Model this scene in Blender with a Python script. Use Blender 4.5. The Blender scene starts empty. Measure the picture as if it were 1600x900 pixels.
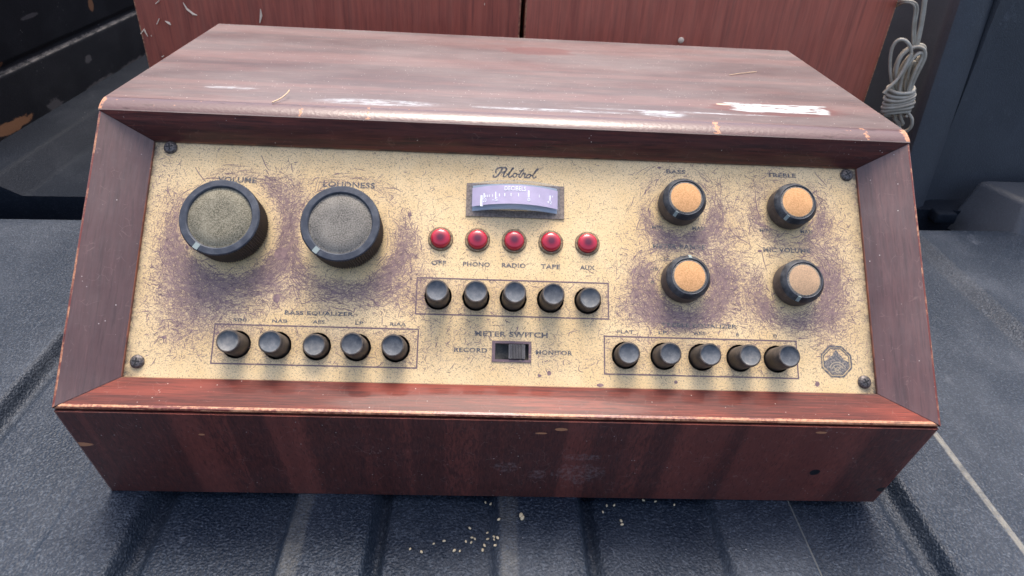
import bpy, bmesh, math, random
import numpy as np
from mathutils import Matrix, Vector, noise as mnoise
from mathutils.geometry import delaunay_2d_cdt

scene = bpy.context.scene
col = scene.collection
random.seed(7)
rng = np.random.default_rng(7)

# ------------------------------------------------------------------ camera
F_PX = 1060.0                                   # focal length in pixels of the 1600 px wide photograph
CAM = Vector((-0.0196, -0.2793, 0.3549))
CR = Matrix(((0.9984, -0.0296, -0.0483), (-0.0244, 0.5435, -0.8391), (0.0511, 0.8389, 0.5419)))
cam_data = bpy.data.cameras.new('camera')
cam_data.sensor_fit = 'HORIZONTAL'
cam_data.sensor_width = 36
cam_data.lens = F_PX * 36 / 1600
cam_data.clip_start = 0.01
cam_data.clip_end = 100
cam_data.dof.use_dof = True
cam_data.dof.focus_distance = 0.45
cam_data.dof.aperture_fstop = 20
cam = bpy.data.objects.new('camera', cam_data)
q = CR.to_quaternion().normalized()
cam.matrix_world = Matrix.Translation(CAM) @ q.to_matrix().to_4x4()
col.objects.link(cam)
scene.camera = cam

# ------------------------------------------------------------------ sky, sun, exposure
SUN_EL, SUN_AZ = 71.0, 4.0                    # azimuth clockwise from +Y (north)
world = bpy.data.worlds.new('World')
scene.world = world
world.use_nodes = True
wnt = world.node_tree
bg = wnt.nodes['Background']
sky = wnt.nodes.new('ShaderNodeTexSky')
sky.sky_type = 'NISHITA'
sky.sun_disc = False
sky.sun_elevation = math.radians(SUN_EL)
sky.sun_rotation = math.radians(SUN_AZ)
sky.air_density = 0.8
sky.dust_density = 5.0
sky.ozone_density = 0.3
wnt.links.new(sky.outputs[0], bg.inputs[0])
bg.inputs[1].default_value = 0.15
sun_data = bpy.data.lights.new('sun', 'SUN')
sun_data.energy = 1.1
sun_data.angle = math.radians(26)
sun_data.color = (1.0, 0.93, 0.84)
sun = bpy.data.objects.new('sun', sun_data)
el, az = math.radians(SUN_EL), math.radians(SUN_AZ)
sdir = Vector((math.sin(az) * math.cos(el), math.cos(az) * math.cos(el), math.sin(el)))
sun.rotation_euler = sdir.to_track_quat('Z', 'Y').to_euler()
sun.location = sdir * 5
col.objects.link(sun)
scene.view_settings.view_transform = 'Standard'
scene.view_settings.look = 'None'
scene.view_settings.exposure = 1.3
scene.view_settings.gamma = 1
scene.view_settings.use_curve_mapping = False

# ------------------------------------------------------------------ geometry of the console
W2 = 0.25
YTR, YTF, H, ZB, YB = 0.3401, 0.1290, 0.2166, 0.0879, 0.0188
O = Vector((0, 0, ZB))
U = Vector((1, 0, 0))
SL = math.hypot(YTF, H - ZB)
V = Vector((0, YTF / SL, (H - ZB) / SL))
N = U.cross(V)
HP = -0.0165                                    # the brass panel lies this far below the slope plane
BASE = Vector((0, 0.18, 0))                     # where the console's Empty stands

def ray(x, y):
    return CR @ Vector(((x - 800) / F_PX, -(y - 450) / F_PX, -1))
def at_panel(x, y, h=0.0):
    d = ray(x, y)
    t = (O + N * (HP + h) - CAM).dot(N) / d.dot(N)
    p = CAM + d * t - O
    return p.dot(U), p.dot(V)
def at_plane(x, y, axis, val):
    d = ray(x, y)
    return CAM + d * ((val - CAM[axis]) / d[axis])
def PF(u, v, h=0.0):                            # world matrix of a frame standing on the panel
    m = Matrix((U, V, N)).transposed().to_4x4()
    m.translation = O + U * u + V * v + N * (HP + h)
    return m
def S(v, n=0.0):                                # slope coordinates -> (y, z)
    p = O + V * v + N * n
    return (p.y, p.z)

# ------------------------------------------------------------------ object helpers
WM = {}
def link(name, me, parent=None, world=None):
    o = bpy.data.objects.new(name, me)
    col.objects.link(o)
    world = world if world is not None else Matrix.Identity(4)
    WM[o] = world
    if parent is not None:
        o.parent = parent
        o.matrix_basis = WM[parent].inverted() @ world
    else:
        o.matrix_basis = world
    return o
def empty(name, loc):
    o = link(name, None, None, Matrix.Translation(loc))
    o.empty_display_size = 0.05
    return o
def tag(o, label, cat, group=None):
    o['label'] = label
    o['category'] = cat
    if group: o['group'] = group
    return o
def bm_mesh(name, bm, mats, smooth=None):
    bmesh.ops.recalc_face_normals(bm, faces=bm.faces)
    me = bpy.data.meshes.new(name)
    bm.to_mesh(me)
    bm.free()
    for m in (mats if isinstance(mats, (list, tuple)) else [mats]): me.materials.append(m)
    if smooth is not None:
        me.polygons.foreach_set('use_smooth', [True] * len(me.polygons))
        if smooth < 179: me.set_sharp_from_angle(angle=math.radians(smooth))
    return me
def py_mesh(name, verts, faces, mats, smooth=None, recalc=False):
    me = bpy.data.meshes.new(name)
    me.from_pydata([tuple(v) for v in verts], [], [tuple(f) for f in faces])
    me.validate()
    for m in (mats if isinstance(mats, (list, tuple)) else [mats]): me.materials.append(m)
    if smooth is not None:
        me.polygons.foreach_set('use_smooth', [True] * len(me.polygons))
        if smooth < 179: me.set_sharp_from_angle(angle=math.radians(smooth))
    return me
def loft(bm, ringa, ringb):
    a = [bm.verts.new(p) for p in ringa]
    b = [bm.verts.new(p) for p in ringb]
    n = len(a)
    for i in range(n): bm.faces.new((a[i], a[(i + 1) % n], b[(i + 1) % n], b[i]))
    bm.faces.new(a[::-1]); bm.faces.new(b)
def bevel_edges(bm, test, width, seg, mat=-1):
    bm.edges.ensure_lookup_table()
    es = [e for e in bm.edges if test(e)]
    if es: bmesh.ops.bevel(bm, geom=es, offset=width, segments=seg, profile=0.5, affect='EDGES', material=mat, clamp_overlap=True)
def lathe(name, prof, seg, mats, matidx=None, knurl=None, smooth=35):
    verts, faces, mi = [], [], []
    rings = []
    for k, (r, h) in enumerate(prof):
        if r <= 1e-9:
            rings.append([len(verts)]); verts.append((0, 0, h)); continue
        ring = []
        for i in range(seg):
            a = 2 * math.pi * i / seg
            rr = r + (knurl[1] * (1 if i % 2 else -1) if knurl and k in knurl[0] else 0)
            ring.append(len(verts)); verts.append((rr * math.cos(a), rr * math.sin(a), h))
        rings.append(ring)
    for k in range(len(prof) - 1):
        a, b = rings[k], rings[k + 1]
        for i in range(seg):
            j = (i + 1) % seg
            if len(a) == 1 and len(b) == 1: continue
            if len(b) == 1: faces.append((a[i], a[j], b[0]))
            elif len(a) == 1: faces.append((a[0], b[j], b[i]))
            else: faces.append((a[i], a[j], b[j], b[i]))
            mi.append(matidx[k] if matidx else 0)
    me = bpy.data.meshes.new(name)
    me.from_pydata(verts, [], faces)
    for m in (mats if isinstance(mats, (list, tuple)) else [mats]): me.materials.append(m)
    me.polygons.foreach_set('material_index', mi)
    me.polygons.foreach_set('use_smooth', [True] * len(faces))
    me.set_sharp_from_angle(angle=math.radians(smooth))
    return me
def tube(name, pts, r, mat, seg=8, flat=1.0):
    cu = bpy.data.curves.new(name + '_curve', 'CURVE')
    cu.dimensions = '3D'
    for line in pts:
        sp = cu.splines.new('NURBS')
        sp.points.add(len(line) - 1)
        for p, c in zip(sp.points, line): p.co = (c[0], c[1], c[2], 1)
        sp.use_endpoint_u = True
        sp.order_u = 4
        sp.resolution_u = 6
    cu.bevel_depth = r
    cu.bevel_resolution = max(1, seg // 4)
    cu.use_fill_caps = True
    tmp = bpy.data.objects.new('tmp', cu)
    col.objects.link(tmp)
    dg = bpy.context.evaluated_depsgraph_get()
    me = bpy.data.meshes.new_from_object(tmp.evaluated_get(dg))
    bpy.data.objects.remove(tmp)
    bpy.data.curves.remove(cu)
    me.name = name
    me.materials.clear(); me.materials.append(mat)
    me.polygons.foreach_set('use_smooth', [True] * len(me.polygons))
    return me

# ------------------------------------------------------------------ material helpers
class Mat:
    def __init__(s, name):
        s.m = bpy.data.materials.new(name)
        s.m.use_nodes = True
        s.nt = s.m.node_tree
        s.bsdf = s.nt.nodes['Principled BSDF']
        s.out = s.nt.nodes['Material Output']
        tc = s.nt.nodes.new('ShaderNodeTexCoord')
        s.obj = tc.outputs['Object']
    def put(s, sock, val):
        if isinstance(val, bpy.types.NodeSocket): s.nt.links.new(val, sock)
        else:
            if isinstance(val, (tuple, list)) and len(val) == 3 and sock.type == 'RGBA': val = (*val, 1)
            sock.default_value = val
    def set(s, **k):
        for n, v in k.items(): s.put(s.bsdf.inputs[n.replace('_', ' ')], v)
        return s
    def map(s, vec, scale=(1, 1, 1), loc=(0, 0, 0), rot=(0, 0, 0)):
        n = s.nt.nodes.new('ShaderNodeMapping')
        s.put(n.inputs['Vector'], vec)
        n.inputs['Scale'].default_value = scale
        n.inputs['Location'].default_value = loc
        n.inputs['Rotation'].default_value = rot
        return n.outputs[0]
    def noise(s, vec, scale, detail=3, rough=.55, dist=0.0, color=False):
        n = s.nt.nodes.new('ShaderNodeTexNoise')
        s.put(n.inputs['Vector'], vec)
        n.inputs['Scale'].default_value = scale
        n.inputs['Detail'].default_value = detail
        n.inputs['Roughness'].default_value = rough
        n.inputs['Distortion'].default_value = dist
        return n.outputs['Color' if color else 'Fac']
    def vor(s, vec, scale, feature='F1', out='Distance'):
        n = s.nt.nodes.new('ShaderNodeTexVoronoi')
        n.feature = feature
        s.put(n.inputs['Vector'], vec)
        n.inputs['Scale'].default_value = scale
        return n.outputs[out]
    def math(s, op, a, b=0.0, clamp=False):
        n = s.nt.nodes.new('ShaderNodeMath')
        n.operation = op
        n.use_clamp = clamp
        s.put(n.inputs[0], a); s.put(n.inputs[1], b)
        return n.outputs[0]
    def step(s, val, lo, hi, a=0.0, b=1.0):
        n = s.nt.nodes.new('ShaderNodeMapRange')
        n.interpolation_type = 'SMOOTHSTEP'
        s.put(n.inputs['Value'], val)
        s.put(n.inputs['From Min'], lo); s.put(n.inputs['From Max'], hi)
        s.put(n.inputs['To Min'], a); s.put(n.inputs['To Max'], b)
        return n.outputs[0]
    def mix(s, fac, a, b, mode='MIX'):
        n = s.nt.nodes.new('ShaderNodeMix')
        n.data_type = 'RGBA'
        n.blend_type = mode
        s.put(n.inputs[0], fac); s.put(n.inputs[6], a); s.put(n.inputs[7], b)
        return n.outputs[2]
    def sep(s, vec):
        n = s.nt.nodes.new('ShaderNodeSeparateXYZ')
        s.put(n.inputs[0], vec)
        return n.outputs
    def vadd(s, a, b, op='ADD'):
        n = s.nt.nodes.new('ShaderNodeVectorMath')
        n.operation = op
        s.put(n.inputs[0], a); s.put(n.inputs[1], b)
        return n.outputs[0]
    def attr(s, name):
        n = s.nt.nodes.new('ShaderNodeAttribute')
        n.attribute_name = name
        return n.outputs['Fac']
    def bump(s, h, strength=.3, dist=.001, normal=None):
        n = s.nt.nodes.new('ShaderNodeBump')
        n.inputs['Strength'].default_value = strength
        n.inputs['Distance'].default_value = dist
        s.put(n.inputs['Height'], h)
        if normal is not None: s.put(n.inputs['Normal'], normal)
        return n.outputs[0]
    def ell(s, a, b, ca, cb, ra, rb, rag=None, amt=.5):
        """ragged ellipse mask in the two coordinates a, b (metres)"""
        x = s.math('MULTIPLY', s.math('SUBTRACT', a, ca), 1 / ra)
        y = s.math('MULTIPLY', s.math('SUBTRACT', b, cb), 1 / rb)
        d = s.math('SQRT', s.math('ADD', s.math('MULTIPLY', x, x), s.math('MULTIPLY', y, y)))
        if rag is not None: d = s.math('ADD', d, s.math('MULTIPLY', s.math('SUBTRACT', rag, .5), amt * 2))
        return s.step(d, .8, 1.0, 1.0, 0.0)
    def box(s, a, b, ca, cb, ra, rb, rag=None, amt=.5):
        x = s.math('MULTIPLY', s.math('ABSOLUTE', s.math('SUBTRACT', a, ca)), 1 / ra)
        y = s.math('MULTIPLY', s.math('ABSOLUTE', s.math('SUBTRACT', b, cb)), 1 / rb)
        d = s.math('MAXIMUM', x, y)
        if rag is not None: d = s.math('ADD', d, s.math('MULTIPLY', s.math('SUBTRACT', rag, .5), amt * 2))
        return s.step(d, .8, 1.0, 1.0, 0.0)
    def mx(s, *a):
        r = a[0]
        for b in a[1:]: r = s.math('MAXIMUM', r, b)
        return r

VARN_A = (0.165, 0.040, 0.030)
VARN_B = (0.070, 0.019, 0.017)
RAW = (0.42, 0.175, 0.085)

def wood(name, grain, band=None, coatr=.2, spec=.5, ca=VARN_A, cb=VARN_B, rough=.34, coat=.25, dust=.12, dustc=(.40, .34, .35), hairs=.25, extra=None, specks=True, speckgate=.52, pores=.6, bdist=.15, bandk=.55):
    """old varnished mahogany; grain = stretch of the fine grain per axis; band = stretch of the broad figure"""
    m = Mat(name)
    g = m.noise(m.map(m.obj, grain), 1.0, 5, .65, .6)
    base = m.mix(m.step(g, .34, .66), cb, ca)
    if band:
        b = m.noise(m.map(m.obj, band[0], rot=band[1]), 1.0, 2, .5, bdist)
        base = m.mix(m.step(b, .44, .52, 0.0, bandk), base, m.mix(.5, cb, (.030, .012, .012)))
        b2 = m.noise(m.map(m.obj, band[0], loc=(3, 1, 7), rot=band[1]), .55, 2, .5, bdist)
        base = m.mix(m.step(b2, .53, .58, 0.0, bandk * .8), base, tuple(v * 1.35 for v in ca))
    pore = m.noise(m.map(m.obj, tuple(v * (1.6 if v > 100 else 1.0) for v in grain), loc=(1, 8, 3)), 1.0, 3, .6)
    base = m.mix(m.step(pore, .56, .66, 0, pores), base, (.022, .010, .009))
    base = m.mix(m.step(pore, .30, .40, pores * .5, 0), base, tuple(min(1, v * 1.7) for v in ca))
    big = m.noise(m.map(m.obj, (.5, 1, 1)), 18, 6, .68)
    haze = m.math('MULTIPLY', m.step(big, .25, .80, .25, 1), dust)
    fine = m.noise(m.map(m.obj, tuple(x * 1.5 for x in grain), loc=(5, 2, 1)), 1.0, 4, .7)
    haze = m.math('MULTIPLY', haze, m.step(fine, .2, .8, .55, 1.2))
    base = m.mix(haze, base, dustc)
    if hairs:
        wv = m.vadd(m.obj, m.vadd(m.noise(m.obj, 60, 2, .5, 0, True), (.012, .012, .012), 'MULTIPLY'))
        e = m.step(m.vor(wv, 150, 'DISTANCE_TO_EDGE'), .006, .03, 1, 0)
        e = m.math('MULTIPLY', e, m.step(m.noise(m.obj, 120, 3, .7), .52, .66, 0, hairs))
        base = m.mix(e, base, (.36, .24, .21))
    if specks:
        sp = m.step(m.vor(m.obj, 260), .05, .12, 1, 0)
        sp = m.math('MULTIPLY', sp, m.step(m.noise(m.obj, 70, 2), speckgate, speckgate + .14, 0, .8))
        base = m.mix(sp, base, (.62, .56, .52))
    r = m.step(big, .3, .7, rough, rough + .16)
    if extra: base, r = extra(m, base, r)
    m.set(Base_Color=base, Roughness=r, Coat_Weight=coat, Coat_Roughness=coatr, Specular_IOR_Level=spec)
    m.set(Normal=m.bump(g, .16, .0006, m.bump(fine, .08, .0004)))
    return m.m

def edge_wood(name, lo, hi, gscale=(60, 260, 260), varn=VARN_A, chips=()):
    """rounded edge where the varnish is worn through to the raw wood"""
    m = Mat(name)
    n = m.noise(m.map(m.obj, gscale), 1.0, 5, .65)
    n2 = m.noise(m.obj, 500, 2)
    w = m.step(m.math('ADD', n, m.math('MULTIPLY', m.math('SUBTRACT', n2, .5), .3)), lo, hi)
    if chips:
        xx = m.sep(m.obj)[0]
        jag = m.math('MULTIPLY', m.math('SUBTRACT', m.noise(m.obj, 330, 4, .7), .5), .012)
        for cx, hw in chips: w = m.mx(w, m.step(m.math('ADD', m.math('ABSOLUTE', m.math('SUBTRACT', xx, cx)), jag), hw * .7, hw, 1, 0))
    base = m.mix(w, varn, m.mix(m.step(n2, .3, .7), RAW, (.52, .26, .145)))
    dk = m.step(m.noise(m.map(m.obj, gscale, loc=(9, 3, 1)), 1.7, 4), .62, .7, 0, .8)
    base = m.mix(dk, base, (.05, .02, .015))
    m.set(Base_Color=base, Roughness=m.step(w, 0, 1, .3, .6), Coat_Weight=.15, Normal=m.bump(n2, .3, .0005))
    return m.m

def local(p):                                    # world point -> coordinates of a mesh in the console's frame
    return p - BASE

def top_extra(m, base, r):
    x, y, z = m.sep(m.obj)
    rag = m.noise(m.map(m.obj, (60, 160, 60)), 1.0, 5, .7)
    ragf = m.noise(m.map(m.obj, (90, 420, 90), rot=(0, 0, .3)), 1.0, 4, .7)
    def pt(px, py):
        p = local(at_plane(px, py, 2, H)); return p.x, p.y
    def patch(px, py, wpx, dy, amt, kind=m.box, rg=rag):
        a, b = pt(px, py); a0 = pt(px - wpx, py)[0]
        return kind(x, y, a, b, a - a0, dy, rg, amt)
    crisp = patch(1216, 170, 76, .0100, .55)
    crisp = m.math('MULTIPLY', crisp, m.step(ragf, .40, .48, .05, 1))
    soft = m.mx(patch(590, 160, 110, .007, .75, m.ell, ragf), patch(1035, 178, 40, .008, .8, m.ell, ragf),
                patch(360, 137, 50, .003, .9, m.ell, ragf), patch(860, 172, 150, .003, .9, m.ell, ragf), patch(1060, 175, 180, .0018, .9, m.ell, ragf))
    soft = m.math('MULTIPLY', soft, m.step(ragf, .42, .62, .1, .85))
    stain = m.mx(patch(1216, 172, 110, .015, .5, m.ell), patch(840, 80, 60, .014, .7, m.ell))
    base = m.mix(m.math('MULTIPLY', stain, .55), base, (.13, .03, .022))
    base = m.mix(soft, base, (.42, .44, .45))
    base = m.mix(m.math('MULTIPLY', crisp, .9), base, (.44, .48, .47))
    chips = m.mx(patch(1130, 163, 12, .0016, .6, m.ell, ragf), patch(1128, 198, 14, .002, .6, m.ell, ragf))
    base = m.mix(chips, base, (.70, .47, .34))
    return base, m.mx(r, m.math('MULTIPLY', m.mx(soft, crisp), .75))

def front_extra(m, base, r):
    x, y, z = m.sep(m.obj)
    rag = m.noise(m.obj, 160, 4, .7)
    rag2 = m.noise(m.map(m.obj, (150, 100, 120)), 1.0, 6, .8)
    def pt(px, py):
        d = ray(px, py); nf = Vector((0, -ZB, -YB)).normalized()
        p = CAM + d * ((O - CAM).dot(nf) / d.dot(nf)); p = local(p); return p.x, p.z
    def e(px, py, rx, rz, amt=.4, rg=rag):
        a, b = pt(px, py); return m.ell(x, z, a, b, rx, rz, rg, amt)
    black = m.mx(e(1273, 738, .0034, .0038, .25), e(1378, 765, .004, .003, .3))
    base = m.mix(black, base, (.012, .012, .016))
    raw = m.mx(e(126, 694, .0075, .0022, .3), e(845, 677, .0035, .0009, .5), e(877, 671, .004, .0016, .5), e(315, 679, .002, .001, .4), e(1283, 676, .004, .0012, .6))
    base = m.mix(raw, base, (.55, .24, .12))
    scuff = m.mx(e(905, 740, .016, .012, .9, rag2), e(792, 730, .008, .006, .9, rag2), e(838, 742, .006, .006, .9, rag2), e(910, 715, .012, .004, 1.0, rag2))
    base = m.mix(m.math('MULTIPLY', m.math('MULTIPLY', scuff, m.step(m.noise(m.obj, 420, 4, .7), .4, .65)), .18), base, (.50, .44, .44))
    return base, r

M_TOP = wood('mahogany_top', (40, 900, 900), ((2.5, 60, 60), (0, 0, 0)), ca=(.125, .049, .038), cb=(.055, .023, .020), rough=.46, coat=.12, dust=.40, dustc=(.33, .295, .28), hairs=.22, speckgate=.40, extra=top_extra)
M_FRONT = wood('mahogany_front', (620, 620, 16), ((46, 4, .12), (0, .03, 0)), bandk=.55, bdist=.03, pores=.45, ca=(.185, .047, .034), cb=(.085, .025, .021), rough=.5, coat=.12, spec=.25, dust=.06, hairs=.3, extra=front_extra)
M_RAIL = wood('mahogany_rail', (34, 430, 430), ((3, 60, 60), (0, 0, 0)), rough=.45, coat=.4, coatr=.15, spec=.3, dust=.04, hairs=.15)
M_RAILB = wood('mahogany_lower_rail', (40, 800, 800), ((7, 40, 40), (0, 0, 0)), ca=(.215, .040, .023), cb=(.085, .016, .010), rough=.5, coat=.15, coatr=.10, spec=.15, dust=.06, hairs=.15)
M_STILE = wood('mahogany_stile', (420, 40, 40), ((40, 4, 4), (0, 0, 0)), ca=(.125, .058, .052), cb=(.085, .041, .038), rough=.36, coat=.25, dust=.16, dustc=(.34, .30, .30), hairs=.2, pores=.35)
M_SIDE = wood('mahogany_side', (330, 40, 330), None, rough=.4)
M_NOSE = edge_wood('worn_top_edge', .68, .72, varn=(.110, .058, .056), chips=[(at_plane(px, 205, 2, H).x, hw) for px, hw in ((1128, .0016), (1353, .0004), (442, .0002), (560, .0002))] + [(.2505, .004), (-.2505, .0025)])
M_RAWEDGE = edge_wood('raw_front_edge', .40, .54, (22, 300, 300))
M_STILEEDGE = edge_wood('worn_stile_edge', .47, .64, (260, 45, 45))
M_BOARDEDGE = edge_wood('worn_board_edge', .60, .70)
M_LIP = wood('inner_lip_wood', (60, 60, 60), None, ca=(.22, .07, .03), cb=(.08, .02, .012), hairs=0, dust=.1)

# ------------------------------------------------------------------ truck bed (the setting)
def plastic_bed(name, base=(.020, .029, .044), dusty=.32, stripes=None, scuffs=None, bump=.6, rough=.42, spec=.5, grit=.42):
    m = Mat(name)
    x, y, z = m.sep(m.obj)
    peb = m.vor(m.obj, 700, 'SMOOTH_F1')
    peb2 = m.noise(m.obj, 1000, 2, .6)
    big = m.noise(m.obj, 9, 5, .62)
    med = m.noise(m.map(m.obj, (40, 14, 30)), 1.0, 5, .7)
    d = m.math('MULTIPLY', m.step(big, .40, .70), m.step(med, .35, .7, .3, 1))
    c = m.mix(m.math('MULTIPLY', d, dusty), base, (.14, .155, .18))
    blot = m.step(m.noise(m.map(m.obj, (1, .6, 1), loc=(2, 5, 1)), 30, 5, .75), .62, .72)
    c = m.mix(m.math('MULTIPLY', blot, dusty * .8), c, (.22, .24, .27))
    sp = m.math('MULTIPLY', m.step(m.vor(m.obj, 160), .03, .07, 1, 0), m.step(m.noise(m.obj, 22, 2), .55, .65))
    c = m.mix(m.math('MULTIPLY', sp, .8), c, (.5, .5, .5))
    if stripes:
        sn_ = m.noise(m.map(m.obj, (400, 12, 10)), 1.0, 4, .7)
        for (cx, slope, w, y0, amt) in stripes:
            xx = m.math('ABSOLUTE', m.math('SUBTRACT', m.math('ADD', x, m.math('MULTIPLY', y, slope)), cx))
            xx = m.math('ADD', xx, m.math('MULTIPLY', m.math('SUBTRACT', med, .5), w * .8))
            s = m.step(xx, w * .5, w, 1, 0)
            s = m.math('MULTIPLY', s, m.math('MULTIPLY', m.step(m.noise(m.obj, 55, 4, .7), .3, .6, .35, amt), m.step(sn_, .3, .6, .6, 1)))
            c = m.mix(s, c, (.25, .24, .205))
    c = m.mix(m.step(m.noise(m.obj, 620, 2, .6), .50, .66, 0, grit), c, (.125, .15, .185))
    if scuffs: c = scuffs(m, c, x, y, z)
    m.set(Base_Color=c, Roughness=m.step(big, .3, .7, rough, rough + .12), Specular_IOR_Level=spec)
    h = m.math('ADD', m.math('MULTIPLY', peb, 1.2), m.math('MULTIPLY', peb2, .6))
    m.set(Normal=m.bump(h, bump, .0012))
    return m.m

def floor_z(x):
    """ribbed profile of the tailgate liner: raised ribs with soft shoulders"""
    z = -0.0085
    for a, b, wa, wb in RIBS:
        ra = min(1, max(0, (x - (a - wa)) / wa)); rb = min(1, max(0, ((b + wb) - x) / wb))
        t = min(ra, rb); t = t * t * (3 - 2 * t)
        z = max(z, -0.0085 + 0.0080 * t)
    for c, w in SHADE_GROOVES:
        d = abs(x - c) / w
        if d < 1: z -= .005 * min(1, (1 - d) * 1.8)
    return z
SHADE_GROOVES = [(-.357, .009), (-.219, .009), (-.078, .006), (.0545, .006), (.268, .009)]  # grooves added to the profile so the dark bands always stay shaded
RIBS = [(-.72, -.364, .02, .005), (-.272, -.226, .005, .005), (-.131, -.083, .005, .005), (-.003, .049, .005, .005), (.140, .190, .006, .006), (.278, .332, .006, .005), (.50, .75, .02, .02)]
TY0, TY1 = -.45, .415
def yaw(p): return p                             # the truck stands square to the console
M_GATE = plastic_bed('tailgate_liner', base=(.012, .020, .034), dusty=.30, spec=.30, grit=.36, stripes=[(.330, 0, .0036, 0, .85), (.193, 0, .0032, 0, .75), (-.126, 0, .007, 0, .16), (.003, 0, .007, 0, .14)])
xs = []
x = -.72
while x < .80:
    xs.append(x); x += .002
ys = [TY0 + (TY1 - TY0) * i / 60 for i in range(61)]
verts = []
for yv in ys:
    for xv in xs:
        z = floor_z(xv)
        if yv > TY1 - .012: z -= .010 * ((yv - (TY1 - .012)) / .012) ** 2
        verts.append((xv, yv + .050 * xv * (1 if yv > .2 else 0) * ((yv - .2) / .215 if yv > .2 else 0), z + .0006 * mnoise.noise(Vector((xv * 9, yv * 9, 0)))))
nx = len(xs)
faces = [(j * nx + i, j * nx + i + 1, (j + 1) * nx + i + 1, (j + 1) * nx + i) for j in range(len(ys) - 1) for i in range(nx - 1)]
base = len(verts)
for xv in xs: verts.append((xv, TY1 + .001 + .05 * xv, -.06))
last = (len(ys) - 1) * nx
faces += [(last + i, last + i + 1, base + i + 1, base + i) for i in range(nx - 1)]
gate = link('tailgate', py_mesh('tailgate', verts, faces, M_GATE, 180))
gate['kind'] = 'structure'

M_BED = plastic_bed('bed_liner', base=(.005, .008, .014), dusty=.10, bump=.2, rough=.6, spec=.12, grit=.06)
bm = bmesh.new()
def ring(prof, y, sk=.05): return [Vector((a, y + sk * a, b)) for a, b in prof]
prof = [(-.72, -.05), (-.72, .020), (-.566, .018), (-.540, -.006), (-.44, -.006), (-.43, .003), (-.38, .003), (-.37, -.006), (.37, -.006), (.38, .003), (.47, .003), (.48, -.006), (.80, -.006), (.80, -.05)]
loft(bm, ring(prof, .462), ring(prof, 1.8))
bevel_edges(bm, lambda e: abs((e.verts[0].co - e.verts[1].co).x) < .02 or abs(e.verts[0].co.y - .05 * e.verts[0].co.x - .462) < 1e-4 and abs(e.verts[1].co.y - .05 * e.verts[1].co.x - .462) < 1e-4 and e.verts[0].co.z > -.02 and e.verts[1].co.z > -.02, .004, 3)
bed = link('bed_floor', bm_mesh('bed_floor', bm, M_BED, 40))
bed['kind'] = 'structure'
# a dark sill far down in the slot between tailgate and bed
bm = bmesh.new()
loft(bm, ring([(-.75, -.09), (-.75, -.062), (.82, -.062), (.82, -.09)], .38), ring([(-.75, -.09), (-.75, -.062), (.82, -.062), (.82, -.09)], .52))
M_DARK = plastic_bed('dark_steel', base=(.012, .012, .014), dusty=.1, bump=.1)
sill = link('bed_sill', bm_mesh('bed_sill', bm, M_DARK)); sill['kind'] = 'structure'

def left_scuffs(m, c, x, y, z):
    rag = m.noise(m.map(m.obj, (60, 50, 140)), 1.0, 8, .85)
    def e(px, py, ry, rz, amt=.5):
        amt *= 1.5; p = at_plane(px, py, 0, -.62); return m.ell(y, z, p.y, p.z, ry, rz, rag, amt)
    brown = m.mx(e(22, 196, .040, .008, .8), e(4, 102, .006, .004, .4), e(143, 8, .008, .010, .5), e(0, 205, .03, .007, .6))
    c = m.mix(m.math('MULTIPLY', brown, .55), c, (.34, .17, .085))
    grey = m.mx(e(85, 165, .02, .010, 1.0), e(155, 130, .05, .006, 1.1), e(138, 92, .01, .006, .9), e(48, 25, .02, .003, .9), e(210, 100, .08, .008, 1.1))
    c = m.mix(m.math('MULTIPLY', grey, .18), c, (.28, .27, .28))
    ledge = m.math('MULTIPLY', m.step(m.math('ABSOLUTE', m.math('SUBTRACT', z, .0875)), .001, .003, 1, 0), m.step(rag, .40, .62, 0, .4))
    return m.mix(ledge, c, (.34, .32, .30))
M_WALLL = plastic_bed('left_wall_liner', base=(.005, .006, .009), dusty=.06, bump=.15, scuffs=left_scuffs, rough=.6, spec=.2, grit=.03)
bm = bmesh.new()
prof = [(-.80, -.02), (-.618, -.02), (-.620, .084), (-.6215, .0870), (-.6245, .0876), (-.626, .094), (-.621, .1005), (-.619, .50), (-.80, .50)]
loft(bm, [Vector((a, .50, b)) for a, b in prof], [Vector((a, 1.8, b)) for a, b in prof])
bevel_edges(bm, lambda e: abs(e.verts[0].co.y - e.verts[1].co.y) > .5 and .05 < e.verts[0].co.z < .2, .003, 2)
wl = link('bed_wall_left', bm_mesh('bed_wall_left', bm, M_WALLL, 35)); wl['kind'] = 'structure'

M_WALLR = plastic_bed('right_wall_liner', base=(.040, .046, .056), dusty=.16, bump=.2, rough=.42, grit=.12)
bm = bmesh.new()
# plan (x, y): inner side wall, rounded corner post, end panel facing the tailgate
plan = [(.540, 1.8), (.536, .56), (.520, .535), (.509, .512), (.506, .500), (.509, .492), (.516, .489), (.530, .4905), (.543, .493), (.5525, .499), (.556, .515), (.575, .524), (.90, .535), (.90, 1.8)]
loft(bm, [Vector((a, b, -.06)) for a, b in plan], [Vector((a + .010, b + (.075 if .50 < a < .5535 and b < .53 else .03), .55)) for a, b in plan])  # post is leaned back so its face catches more sky light
wr = link('bed_wall_right', bm_mesh('bed_wall_right', bm, M_WALLR, 40)); wr['kind'] = 'structure'
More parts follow.
